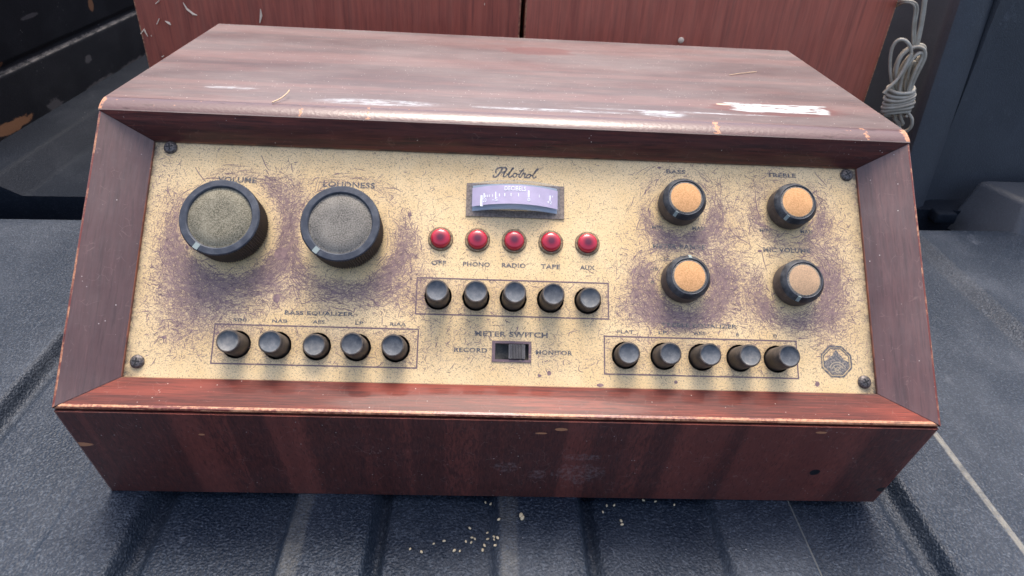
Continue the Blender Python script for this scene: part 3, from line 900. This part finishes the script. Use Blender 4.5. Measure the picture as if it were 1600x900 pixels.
# the cursive name above the meter, drawn as brush strokes
def catmull(ps, k=6):
    out = []
    n = len(ps)
    for i in range(n - 1):
        p0, p1, p2, p3 = ps[max(i - 1, 0)], ps[i], ps[i + 1], ps[min(i + 2, n - 1)]
        for s in range(k):
            t = s / k
            out.append(tuple(.5 * (2 * p1[d] + (p2[d] - p0[d]) * t + (2 * p0[d] - 5 * p1[d] + 4 * p2[d] - p3[d]) * t * t + (3 * p1[d] - p0[d] - 3 * p2[d] + p3[d]) * t ** 3) for d in (0, 1)))
    out.append(ps[-1])
    return out
Z7 = lambda x, y: at_panel(700 + x / 7.273, 240 + y / 7.273)
name_strokes = [
    [(520, 240), (515, 262), (540, 268), (570, 245), (600, 200), (622, 165)],
    [(545, 225), (545, 190), (575, 165), (625, 158), (662, 168), (660, 195), (630, 212), (600, 208)],
    [(625, 232), (648, 212), (632, 245), (628, 262), (650, 262), (672, 240)],
    [(660, 190), (662, 192)],
    [(672, 245), (710, 205), (742, 170), (735, 165), (715, 195), (692, 240), (692, 266), (712, 266), (730, 250)],
    [(770, 225), (748, 228), (738, 255), (752, 268), (775, 258), (782, 235), (770, 225), (790, 236), (805, 232)],
    [(862, 172), (835, 205), (808, 250), (812, 270), (832, 266)],
    [(808, 198), (868, 196)],
    [(832, 262), (850, 228), (862, 222), (866, 236), (880, 230), (868, 256), (872, 272), (890, 268)],
    [(930, 235), (905, 238), (890, 262), (902, 276), (928, 268), (940, 245), (930, 235), (950, 248), (962, 244)],
    [(958, 252), (990, 215), (1022, 180), (1015, 176), (990, 205), (965, 250), (968, 278), (985, 276), (998, 262)]]
ribbon([([Z7(*p) for p in catmull(s)], .00042 if k > 1 else .00052, False) for k, s in enumerate(name_strokes)], M_INK, 'script_lettering', panel, PB, .00012)

# octagonal emblem: double rim, peak and wheel
ec = (.1992, .0382)
def octa(r): return [(r * math.cos(math.pi / 8 + k * math.pi / 4), r * math.sin(math.pi / 8 + k * math.pi / 4)) for k in range(8)]
EM = PF(*ec)
lines = [(octa(.0099), .0005, True), (octa(.0085), .0003, True)]
emb = ribbon(lines, M_INK, 'emblem', panel, EM, .00014)
M_EMB = Mat('emblem_fill')
wn = M_EMB.noise(M_EMB.obj, 700, 3, .6)
M_EMB.set(Base_Color=M_EMB.mix(M_EMB.step(wn, .42, .62, 0, .85), (.085, .090, .100), (.30, .25, .20)), Roughness=.5)
M_EMB = M_EMB.m
peak = [(-.0078, -.0033), (-.0075, .0002), (-.0055, .0008), (-.0042, .0030), (-.0024, .0034), (-.0012, .0058), (.0005, .0070), (.0018, .0048), (.0036, .0030), (.0046, .0012), (.0068, .0003), (.0078, -.0005), (.0078, -.0033), (.0033, -.0078), (-.0033, -.0078)]
link('emblem_peak', py_mesh('emblem_peak', [(a, b, 0) for a, b in peak], [tuple(range(len(peak)))], M_EMB), panel, EM @ Matrix.Translation((0, 0, .00009)))
def arc(cx, cy, r, a0, a1, n=16): return [(cx + r * math.cos(math.radians(a0 + (a1 - a0) * i / n)), cy + r * math.sin(math.radians(a0 + (a1 - a0) * i / n))) for i in range(n + 1)]
wl_ = [(arc(.0004, -.0056, r, 18, 162), .00022, False) for r in (.0052, .0036)] + [(arc(.0004, -.0054, .0016, 0, 340), .0002, False), ([(-.002, -.0035), (.0004, -.0054), (.003, -.0068)], .0002, False), ([(-.0035, -.0066), (.0004, -.0054), (.0026, -.003)], .0002, False)]
M_EMBL = Mat('emblem_line').set(Base_Color=(.42, .35, .24), Roughness=.5).m
ribbon(wl_, M_EMBL, 'emblem_wheel', panel, EM, .00016)

# ------------------------------------------------------------------ screws
M_SCREW = Mat('screw_steel')
sn = M_SCREW.noise(M_SCREW.obj, 900, 3, .6)
M_SCREW.set(Base_Color=M_SCREW.mix(M_SCREW.step(sn, .35, .65), (.06, .055, .055), (.17, .15, .14)), Metallic=.45, Roughness=.5)
M_SCREW = M_SCREW.m
scr_me = lathe('screw', [(.0040, 0), (.0041, .0006), (.0036, .0016), (.0026, .0022), (.0013, .0025), (0, .0026)], 24, M_SCREW)
def cross_mesh():
    bm = bmesh.new()
    for a in (0, math.pi / 2):
        c, s = math.cos(a), math.sin(a)
        q = [(-.0021, -.0004), (.0021, -.0004), (.0021, .0004), (-.0021, .0004)]
        bm.faces.new([bm.verts.new((c * x - s * y, s * x + c * y, .0025 - .05 * max(0, abs(x) - .0012) + (.00006 if a else 0) + .00012)) for x, y in q])
    return bm_mesh('slot_shade', bm, M_BLACK)  # flat black cross on the head, painted shade of the recess
cr_me = cross_mesh()
for k, (x, y) in enumerate(((267, 231), (1322, 274), (215, 565), (1350, 597))):
    a, b = at_panel(x, y)
    mw = PF(a, b) @ Matrix.Rotation((.2, .5, -.1, .45)[k], 4, 'Z')
    s_ = link('screw', scr_me, con, mw)
    link('slot_shade', cr_me, s_, mw)

# ------------------------------------------------------------------ knobs
def black_plastic(name, base=(.022, .023, .027), dustc=(.13, .14, .15), amt=.5, rough=.38):
    m = Mat(name)
    n = m.noise(m.obj, 180, 4, .65)
    f = m.noise(m.obj, 900, 2, .6)
    g = m.nt.nodes.new('ShaderNodeNewGeometry')
    c = m.mix(m.math('MULTIPLY', m.step(n, .35, .75), amt), base, dustc)
    sp = m.step(m.vor(m.obj, 900), .06, .14, .5, 0)
    c = m.mix(m.math('MULTIPLY', sp, m.step(n, .45, .6)), c, (.42, .40, .36))
    m.set(Base_Color=c, Roughness=m.step(n, .3, .7, rough, rough + .18), Specular_IOR_Level=.35, Normal=m.bump(f, .1, .0003))
    return m.m
M_KNOB = black_plastic('knob_plastic')
M_RIM = black_plastic('knob_rim', base=(.040, .047, .062), dustc=(.13, .145, .17), amt=.4, rough=.42)
M_SKIRT = black_plastic('knob_skirt', base=(.045, .038, .036), dustc=(.16, .13, .115), amt=.6, rough=.5)
def disc_mat(name, ca, cb, metallic=.1, speck=.6):
    m = Mat(name)
    f = m.noise(m.obj, 1400, 2, .65)
    b = m.noise(m.obj, 90, 3, .6)
    c = m.mix(m.step(f, .32, .68), ca, cb)
    c = m.mix(m.step(b, .4, .7, 0, .35), c, tuple(x * 1.25 for x in cb))
    sp = m.step(m.vor(m.obj, 420), .06, .13, speck, 0)
    c = m.mix(m.math('MULTIPLY', sp, m.step(m.noise(m.obj, 260, 2), .45, .6)), c, (.10, .08, .06))
    m.set(Base_Color=c, Metallic=metallic, Roughness=.75, Specular_IOR_Level=.2, Normal=m.bump(f, .25, .0003))
    return m.m
M_DISCA = disc_mat('dusty_disc_olive', (.085, .078, .055), (.27, .25, .185))
M_DISCB = disc_mat('dusty_disc_grey', (.085, .080, .072), (.25, .235, .205))
M_MARK = Mat('knob_mark').set(Base_Color=(.24, .29, .28), Roughness=.5).m
RB = .0228
for k, (a, b, h) in enumerate(BIG):
    prof = [(.0, .0008), (.0212, .0008), (.0218, .0016), (RB - .0002, h - .0012), (RB, h - .0008), (RB - .0006, h), (.0190, h + .0002), (.0184, h - .0003), (.0181, h - .0012)]
    kn = link('large_knob', lathe('large_knob', prof, 190, [M_SKIRT, M_RIM], [0, 0, 0, 0, 1, 1, 1, 1], ((2, 3), .00050), 30), con, PF(a, b))
    link('knob_disc', lathe('knob_disc', [(.0182, h - .0013), (.0176, h - .0011), (.0168, h - .0011), (.0164, h - .0007), (.010, h - .0006), (0, h - .0005)], 64, (M_DISCA, M_DISCB)[k], smooth=60), kn, PF(a, b))
    px, py = ((309.5, 381), (497.5, 386.5))[k]
    mu, mv = at_panel(px, py, h)
    ang = math.atan2(mv - b, mu - a)
    bm = bmesh.new()
    bmesh.ops.create_cube(bm, size=1, matrix=Matrix.Rotation(ang, 4, 'Z') @ Matrix.Translation((.0207, 0, h + .0001)) @ Matrix.Diagonal((.0036, .0032, .0006, 1)))
    link('pointer_mark', bm_mesh('pointer_mark', bm, M_MARK), kn, PF(a, b))
M_PEACH = disc_mat('peach_insert', (.48, .255, .11), (.66, .37, .175), 0.0, .75)
M_PEACHD = disc_mat('dusty_peach_insert', (.32, .225, .145), (.50, .33, .20), 0.0, .95)
RS = .0136
for k, (a, b, h) in enumerate(SMALL):
    prof = [(.0, .0006), (.0134, .0006), (.0138, .0012), (RS, h - .0034), (RS - .0004, h - .0028), (.0113, h - .0002), (.0110, h), (.0107, h - .0002), (.0105, h - .0008)]
    kn = link('small_knob', lathe('small_knob', prof, 72, [M_SKIRT, M_KNOB, M_RIM], [0, 0, 0, 1, 1, 2, 2, 2], None, 28), con, PF(a, b))
    link('knob_insert', lathe('knob_insert', [(.0106, h - .0009), (.0101, h - .0005), (.0094, h - .0003), (.006, h + .0003), (0, h + .0007)], 48, [M_PEACHD if k == 3 else M_PEACH, M_DISCB], [1, 1, 0, 0], smooth=60), kn, PF(a, b))
    px, py = ((1057, 332), (1231, 337), (1078, 401), (1248, 465))[k]
    mu, mv = at_panel(px, py, h - .0015)
    ang = math.atan2(mv - b, mu - a)
    bm = bmesh.new()
    bmesh.ops.create_cube(bm, size=1, matrix=Matrix.Rotation(ang, 4, 'Z') @ Matrix.Translation((.0122, 0, h - .0013)) @ Matrix.Rotation(math.radians(48), 4, 'Y') @ Matrix.Diagonal((.0036, .0019, .0008, 1)))
    link('pointer_mark', bm_mesh('pointer_mark', bm, M_MARK), kn, PF(a, b))

# ------------------------------------------------------------------ indicator lamps
M_RING = Mat('tarnished_ring')
rn = M_RING.noise(M_RING.obj, 700, 3, .6)
M_RING.set(Base_Color=M_RING.mix(M_RING.step(rn, .35, .65), (.16, .12, .085), (.34, .25, .14)), Metallic=.5, Roughness=.5)
M_RING = M_RING.m
jm = Mat('red_jewel')
x_, y_, z_ = jm.sep(jm.obj)
rr = jm.math('SQRT', jm.math('ADD', jm.math('MULTIPLY', x_, x_), jm.math('MULTIPLY', y_, y_)))
jc = jm.mix(jm.step(rr, .0010, .0045), (.10, .008, .028), (.46, .014, .038))
jm.set(Base_Color=jc, Roughness=.16, Coat_Weight=.35, Coat_Roughness=.1, Specular_IOR_Level=.6, Transmission_Weight=.0)
M_JEWEL = jm.m
ring_me = lathe('lamp_ring', [(.0077, 0), (.0077, .0007), (.0072, .0012), (.0064, .0012), (.0061, .0006)], 40, M_RING)
jewel_me = lathe('lamp_jewel', [(.0061, .0004), (.0061, .0018), (.0058, .0030), (.0050, .0038), (.0038, .0043), (.002, .0046), (0, .0047)], 40, M_JEWEL, smooth=60)
for a in LAMPS:
    o = link('indicator_lamp', ring_me, con, PF(a, .1075))
    link('jewel', jewel_me, o, PF(a, .1075))

# ------------------------------------------------------------------ push buttons
M_BTN = black_plastic('button_shaft', base=(.040, .036, .034), dustc=(.18, .145, .115), amt=.65, rough=.45)
M_CAPS = [black_plastic('button_face_' + n, base=b, dustc=d, amt=.6, rough=.7) for n, b, d in (('plain', (.085, .098, .115), (.25, .255, .26)), ('dusty', (.11, .12, .13), (.32, .31, .29)), ('dark', (.065, .075, .09), (.22, .225, .23)))]
for row, v in ((SEL, .0715), (BASSB, .0394), (TREB, .0387)):
    for (a, h) in row:
        R = .0067
        prof = [(0, -.0122), (R + .0003, -.0122), (R + .0002, h * .5), (R, h - .0008), (R - .0004, h - .0001), (R - .0010, h), (R - .0013, h - .0006), (R - .0024, h - .0014), (R - .0042, h - .0020), (0, h - .0023)]
        tm = PF(a, v) @ Matrix.Rotation(random.gauss(0, .012), 4, 'X') @ Matrix.Rotation(random.gauss(0, .012), 4, 'Y') @ Matrix.Rotation(random.uniform(0, 6), 4, 'Z')
        bt = link('push_button', lathe('push_button', prof[:6], 40, M_BTN, smooth=40), con, tm)
        link('button_face', lathe('button_face', prof[5:], 40, M_CAPS[random.randrange(3)], smooth=35), bt, tm)

# ------------------------------------------------------------------ slide switch
a0, a1, b0, b1 = SLOT
o_ = (-.0110, .0126, .0329, .0455)
bm = bmesh.new()
def frame_mesh(bm, outer, inn, z0, z1):
    vo = [(outer[0], outer[2]), (outer[1], outer[2]), (outer[1], outer[3]), (outer[0], outer[3])]
    vi = [(inn[0], inn[2]), (inn[1], inn[2]), (inn[1], inn[3]), (inn[0], inn[3])]
    t = [bm.verts.new((x, y, z1)) for x, y in vo]; u_ = [bm.verts.new((x, y, z1)) for x, y in vi]
    tb = [bm.verts.new((x, y, z0)) for x, y in vo]; ub = [bm.verts.new((x, y, z0 - .004)) for x, y in vi]
    for i in range(4):
        j = (i + 1) % 4
        bm.faces.new((t[i], t[j], u_[j], u_[i])); bm.faces.new((t[i], tb[i], tb[j], t[j])); bm.faces.new((u_[i], u_[j], ub[j], ub[i]))
frame_mesh(bm, o_, (a0 + .0001, a1 - .0001, b0 + .0001, b1 - .0001), .00015, .0006)
sw = link('slide_switch', bm_mesh('slide_switch', bm, M_INK2), con, PB)
M_SWB = black_plastic('switch_plate', base=(.028, .03, .032), dustc=(.20, .19, .15), amt=.7, rough=.6)
bm = bmesh.new()
bmesh.ops.create_cube(bm, size=1, matrix=Matrix.Translation(((a0 + a1) / 2, (b0 + b1) / 2, -.0045)) @ Matrix.Diagonal((a1 - a0 + .004, b1 - b0 + .004, .001, 1)))
link('switch_bed', bm_mesh('switch_bed', bm, M_SWB), sw, PB)
bm = bmesh.new()
sx0, sx1 = -.0010, .0088
n = 8
prof = [(sx0, -.0042), (sx0, .0012)]
for i in range(n):
    xa = sx0 + .0012 + (sx1 - sx0 - .0024) * i / n; xb = sx0 + .0012 + (sx1 - sx0 - .0024) * (i + 1) / n
    wd = xb - xa
    prof += [(xa + wd * .1, .0012), (xa + wd * .25, .0021), (xa + wd * .65, .0021), (xa + wd * .8, .0012)]
prof += [(sx1, .0012), (sx1, -.0042)]
loft(bm, [Vector((p[0], b0 + .0006, p[1])) for p in prof], [Vector((p[0], b1 - .0006, p[1])) for p in prof])
link('slider', bm_mesh('slider', bm, black_plastic('slider_plastic', base=(.11, .105, .105), dustc=(.2, .19, .18), amt=.5, rough=.4)), sw, PB)

# ------------------------------------------------------------------ level meter
ma0, ma1, mb0, mb1 = METER
bm = bmesh.new()
frame_mesh(bm, (-.0293, .0320, .1226, .1442), (ma0 + .002, ma1 - .002, mb0 + .002, mb1 - .002), .00015, .0009)
M_MPL = Mat('meter_plate')
rn = M_MPL.noise(M_MPL.obj, 800, 3, .6)
M_MPL.set(Base_Color=M_MPL.mix(M_MPL.step(rn, .35, .65), (.13, .105, .09), (.25, .20, .165)), Roughness=.6)
meter = link('level_meter', bm_mesh('level_meter', bm, M_MPL.m), con, PB)
mc = (ma0 + ma1) / 2; mw_ = (ma1 - ma0) / 2
def bulge(t, h0, h1): return h0 + (h1 - h0) * (1 - t * t)         # t in -1..1 across the meter
NS = 28
def arch(name, hw, v0, v1, h0, h1, mat, caps=True, skirt=0.0):
    vs, fs = [], []
    for i in range(NS + 1):
        t = -1 + 2 * i / NS
        x = mc + hw * t; z = bulge(t, h0, h1)
        vs += [(x, v0, z), (x, v1, z)]
    for i in range(NS): fs.append((2 * i, 2 * i + 2, 2 * i + 3, 2 * i + 1))
    if caps:
        b = len(vs)
        vs += [(mc - hw, v0, skirt), (mc - hw, v1, skirt), (mc + hw, v0, skirt), (mc + hw, v1, skirt)]
        fs += [(b, 0, 1, b + 1), (2 * NS, b + 2, b + 3, 2 * NS + 1)]
        fs.append([b] + [b + 2] + [2 * i for i in range(NS, -1, -1)])
        fs.append([b + 3] + [b + 1] + [2 * i + 1 for i in range(NS + 1)])
    return py_mesh(name, vs, fs, mat, 30)
fm = Mat('meter_face_sky_tint')
fn = fm.noise(fm.obj, 120, 3, .6)
fm.set(Base_Color=fm.mix(fm.step(fn, .3, .7), (.52, .43, .56), (.58, .48, .62)), Roughness=.5)  # lavender colour stands for sky reflected on a darker purple face
face = link('meter_face', arch('meter_face', mw_ - .0012, .1282, .1402, .0028, .0108, fm.m, False), meter, PB)
bm = bmesh.new()
M_MIN = Mat('meter_inside_sky_tint').set(Base_Color=(.34, .40, .46), Roughness=.6).m  # bluish sky reflection put into the colour of the interior
link('meter_well', arch('meter_well', mw_ - .0008, .1258, .1424, .0006, .0070, M_MIN, False), meter, PB)
def face_pt(x, y):                               # photo pixel (zoomed meter view) -> point on the curved face
    z = .008
    for _ in range(6):
        u, v = at_panel(700 + x / 7.273, 240 + y / 7.273, z)
        z = bulge((u - mc) / (mw_ - .0012), .0028, .0108)
    return u, v, z
vs, fs = [], []
def tick(x0, y0, x1, y1, w):
    p, r = face_pt(x0, y0), face_pt(x1, y1)
    b = len(vs)
    for (u, v, z) in (p, r): vs.extend([(u - w, v, z + .00022), (u + w, v, z + .00022)])
    fs.append((b, b + 1, b + 3, b + 2))
for t in [(410, 450, 410, 505, .00035), (427, 470, 427, 498, .00018), (446, 470, 446, 497, .00018), (470, 468, 470, 496, .00018), (506, 464, 506, 494, .0002), (542, 435, 542, 500, .00032), (585, 455, 585, 488, .00026), (645, 450, 645, 487, .0003), (716, 448, 716, 486, .00024), (802, 452, 802, 488, .00022), (917, 420, 917, 495, .00052), (1037, 468, 1037, 500, .00018), (1160, 478, 1157, 535, .00036), (1190, 480, 1188, 500, .00018)]: tick(*t)
link('scale_ticks', py_mesh('scale_ticks', vs, fs, M_WHITE), face, PB)
def mtext(s, x, y, wpx, hpx):
    u, v, z = face_pt(x, y)
    t = (u - mc) / (mw_ - .0012)
    sl = math.atan2(-2 * t * .008 / (mw_ - .0012), 1)
    me = text_mesh(s, wpx / 7.273 * .000415, hpx / 7.273 * .00060, M_WHITE, .012)
    co = np.empty(len(me.vertices) * 3, np.float32); me.vertices.foreach_get('co', co); co = co.reshape(-1, 3)
    tt = (co[:, 0] + u - mc) / (mw_ - .0012)
    co[:, 2] = .0028 + .008 * (1 - tt * tt) + .00024
    co[:, 0] += u; co[:, 1] += v
    me.vertices.foreach_set('co', co.ravel())
    link('lettering', me, face, PB)
mtext('DECIBELS', 765, 396, 230, 34)
mtext('20', 415, 530, 40, 30)
mtext('-5', 532, 520, 58, 28)
mtext('0', 919, 523, 28, 30)
mtext('+2', 1152, 555, 52, 28)
# needle resting at the low end
vs, fs = [], []
tick(385, 475, 378, 598, .00085)
link('needle', py_mesh('needle', vs, fs, M_WHITE), meter, PB)
gm = Mat('clear_plastic')
nt = gm.nt
nt.nodes.remove(gm.bsdf)
tr = nt.nodes.new('ShaderNodeBsdfTransparent'); tr.inputs[0].default_value = (.93, .95, .97, 1)
gl = nt.nodes.new('ShaderNodeBsdfGlossy'); gl.inputs['Roughness'].default_value = .12; gl.inputs[0].default_value = (1, 1, 1, 1)
lw = nt.nodes.new('ShaderNodeLayerWeight'); lw.inputs[0].default_value = .5
pw = gm.math('POWER', lw.outputs['Facing'], 3.0)
fac = gm.math('ADD', gm.math('MULTIPLY', pw, .5), .05, True)
mxn = nt.nodes.new('ShaderNodeMixShader')
nt.links.new(fac, mxn.inputs[0]); nt.links.new(tr.outputs[0], mxn.inputs[1]); nt.links.new(gl.outputs[0], mxn.inputs[2])
nt.links.new(mxn.outputs[0], gm.out.inputs[0])
link('lens', arch('lens', mw_, mb0, mb1, .0034, .0122, gm.m, True, .0010), meter, PB)

# ------------------------------------------------------------------ small stuff lying about
M_GRAIN = Mat('pale_grain').set(Base_Color=(.66, .54, .34), Roughness=.6).m
bm = bmesh.new()
bmesh.ops.create_icosphere(bm, subdivisions=2, radius=1)
grain_me = bm_mesh('grain', bm, M_GRAIN, 180)
bz = lambda x, y: (530 + x / 2.647, 560 + y / 2.647)
GR = [bz(*p) for p in [(293, 787), (340, 799), (391, 765), (434, 754), (476, 794), (499, 795), (524, 756), (540, 701), (549, 740), (546, 760), (561, 745), (593, 792), (601, 773), (613, 720), (614, 746), (641, 737), (641, 748), (655, 740), (646, 772), (605, 594), (627, 601), (660, 665), (752, 650), (757, 660), (1107, 608), (1137, 606), (1091, 634), (1166, 671), (1170, 686), (1258, 585), (1308, 590), (1386, 604)]]
for k, (x, y) in enumerate(GR):
    p = at_plane(x, y, 2, -.004)
    p = at_plane(x, y, 2, floor_z(p.x) + .0009)
    s = random.uniform(.6, .85) if k not in (22, 23) else 1.3
    mw = Matrix.Translation((p.x, p.y, floor_z(p.x) + .0009 * s)) @ Matrix.Rotation(random.uniform(0, 3), 4, 'Z') @ Matrix.Diagonal((.00155 * s, .00098 * s, .0009 * s, 1))
    g = link('crumb' if k in (22, 23) else 'grain', grain_me, None, mw)
    if k in (22, 23): tag(g, 'larger pale crumb lying beside the scatter of tiny grains on the tailgate', 'crumb', 'larger crumbs on the tailgate')
    elif k >= 24: tag(g, 'tiny pale grain in the sparse handful below the treble equalizer buttons', 'grain', 'sparse grains on the tailgate')
    else: tag(g, 'tiny pale grain in the dense scatter on the tailgate below the slide switch', 'grain', 'dense grains on the tailgate')
# curled straw on the top board
M_STRAW = Mat('straw').set(Base_Color=(.62, .45, .28), Roughness=.6).m
pts_ = [at_plane(x, y, 2, H + .0012 + dz) for x, y, dz in ((425, 160, -.0004), (433, 157, .0), (442, 152, .001), (449, 146, .002), (452, 141, .0028))]
st_ = link('straw', tube('straw', [[p - pts_[0] for p in pts_]], .0004, M_STRAW, 6), None, Matrix.Translation(pts_[0]))
tag(st_, 'small curled dry straw lying on the front of the console top', 'straw')
pts_ = [at_plane(x, y, 2, H + .0007) for x, y in ((1140, 117), (1160, 114), (1182, 112))]
st_ = link('straw', tube('straw', [[p - pts_[0] for p in pts_]], .00028, M_STRAW, 6), None, Matrix.Translation(pts_[0]))
tag(st_, 'thin pale straw lying flat at the rear right of the console top', 'straw')

# ------------------------------------------------------------------ hanging white cord
cm = Mat('cord_vinyl')
cn = cm.noise(cm.obj, 60, 3, .6)
cm.set(Base_Color=cm.mix(cm.step(cn, .35, .7), (.36, .31, .235), (.48, .445, .365)), Roughness=.42)
M_CORD = cm.m
CY = .478
zc = lambda x, y, dy=0.0: at_plane(1350 + x / 4.287, y / 4.287, 1, CY + dy)
root = zc(240, 600)
cord = empty('power_cord', root)
tag(cord, 'off-white two-wire cord tied in a bundle, hanging beside the pinkish cabinet', 'cord')
CWM = Matrix.Translation(root)
def cpath(ps, k=5): return [Vector(p) - root for p in ps]
loops = [
    [(300, 620, 0), (285, 560, 0), (300, 440, -.004), (325, 350, -.006), (300, 280, -.004), (245, 255, 0), (195, 290, .002), (175, 370, .003), (172, 470, .002), (185, 560, 0), (205, 640, 0)],
    [(270, 640, .004), (275, 520, .004), (320, 430, .004), (380, 380, .002), (415, 340, 0), (400, 295, 0), (340, 300, 0), (260, 340, .002), (205, 430, .003), (195, 540, .003), (215, 640, .003)],
    [(305, 620, -.004), (340, 520, -.006), (395, 430, -.006), (418, 360, -.006), (395, 310, -.006), (320, 315, -.004), (245, 370, -.003), (212, 460, -.003), (215, 560, -.002), (225, 640, 0)],
    [(235, 640, -.004), (240, 520, -.006), (300, 420, -.007), (370, 345, -.006), (400, 360, -.005), (365, 440, -.006), (310, 540, -.007), (290, 640, -.005)],
    [(250, 640, .002), (255, 520, .004), (290, 410, .005), (330, 375, .005), (370, 385, .005), (365, 430, .005), (325, 520, .005), (290, 630, .004)],
    [(280, 640, .0), (270, 560, .0), (300, 460, .0), (335, 400, 0), (345, 430, 0), (320, 520, .002), (280, 600, .002)],
    [(130, 625, -.010), (165, 590, -.010), (220, 540, -.009), (260, 480, -.008), (290, 420, -.007), (320, 360, -.007)],
    [(185, 640, .002), (200, 560, .004), (235, 470, .006), (285, 390, .006), (330, 350, .006)]]
for lp in loops:
    link('loop', tube('loop', [cpath([zc(*p) for p in lp])], .0019, M_CORD), cord, CWM)
for k in range(7):                               # the turns wrapped round the bundle
    y0 = 605 + k * 27
    ctr = zc(240 - k * 5, y0 + 10)
    rx = (zc(335, 600) - zc(160, 600)).length / 2 * (1.0, 1.02, 1.08, 1.05, 1.12, 1.06, .9)[k]
    ring_ = []
    for i in range(15):
        a = 2 * math.pi * i / 13
        ring_.append(ctr + Vector((rx * math.cos(a), rx * .62 * math.sin(a), .0035 * math.sin(a + .5 * k) + .0004 * i + random.uniform(-.0006, .0006))) - root)
    link('wrap', tube('wrap', [ring_], .0021, M_CORD), cord, CWM)
tail = [[(200, 760, 0), (215, 800, 0), (230, 850, 0), (262, 905, .002)], [(240, 760, -.004), (250, 815, -.004), (275, 830, -.003), (240, 840, 0), (200, 790, 0)], [(270, 740, -.004), (315, 770, -.006), (330, 820, -.006), (310, 865, -.004), (270, 890, 0), (240, 870, .004)]]
for t in tail: link('loop', tube('loop', [cpath([zc(*p) for p in t])], .0019, M_CORD), cord, CWM)
top_z = BH + .002
for (a, b, w_) in (((362, 290), (412, 0), .0019), ((350, 300), (400, 20), .0019)):
    p0 = zc(*a); p1 = zc((a[0] + b[0]) / 2 + 8, (a[1] + b[1]) / 2); p2 = zc(*b)
    d = (p2 - p1)
    p3 = p2 + d * .6
    ps = [p0, p1, p2, p3, Vector((p3.x - .004, CY + .015, BH - .02)), Vector((xr - .004, CY + .05, top_z + .012)), Vector((xr - .03, BY + .10, top_z + .002)), Vector((xr - .06, BY + .16, top_z + .001))]
    link('strand', tube('strand', [cpath(ps)], w_, M_CORD), cord, CWM)
for off in (0, 14):
    ps = [zc(328 + off, 300), zc(325 + off, 200), zc(335 + off, 120), zc(345 + off * 1.4, 60), zc(335 + off, 25 - off), zc(290, 12 - off * .5, .004), zc(250, 20 - off, .010), zc(225, 45 - off * 2, .030), Vector((xr + .006, BY + .06, .215)), Vector((xr + .004, BY + .2, .20))]
    link('strand', tube('strand', [cpath(ps)], .0013, M_CORD), cord, CWM)
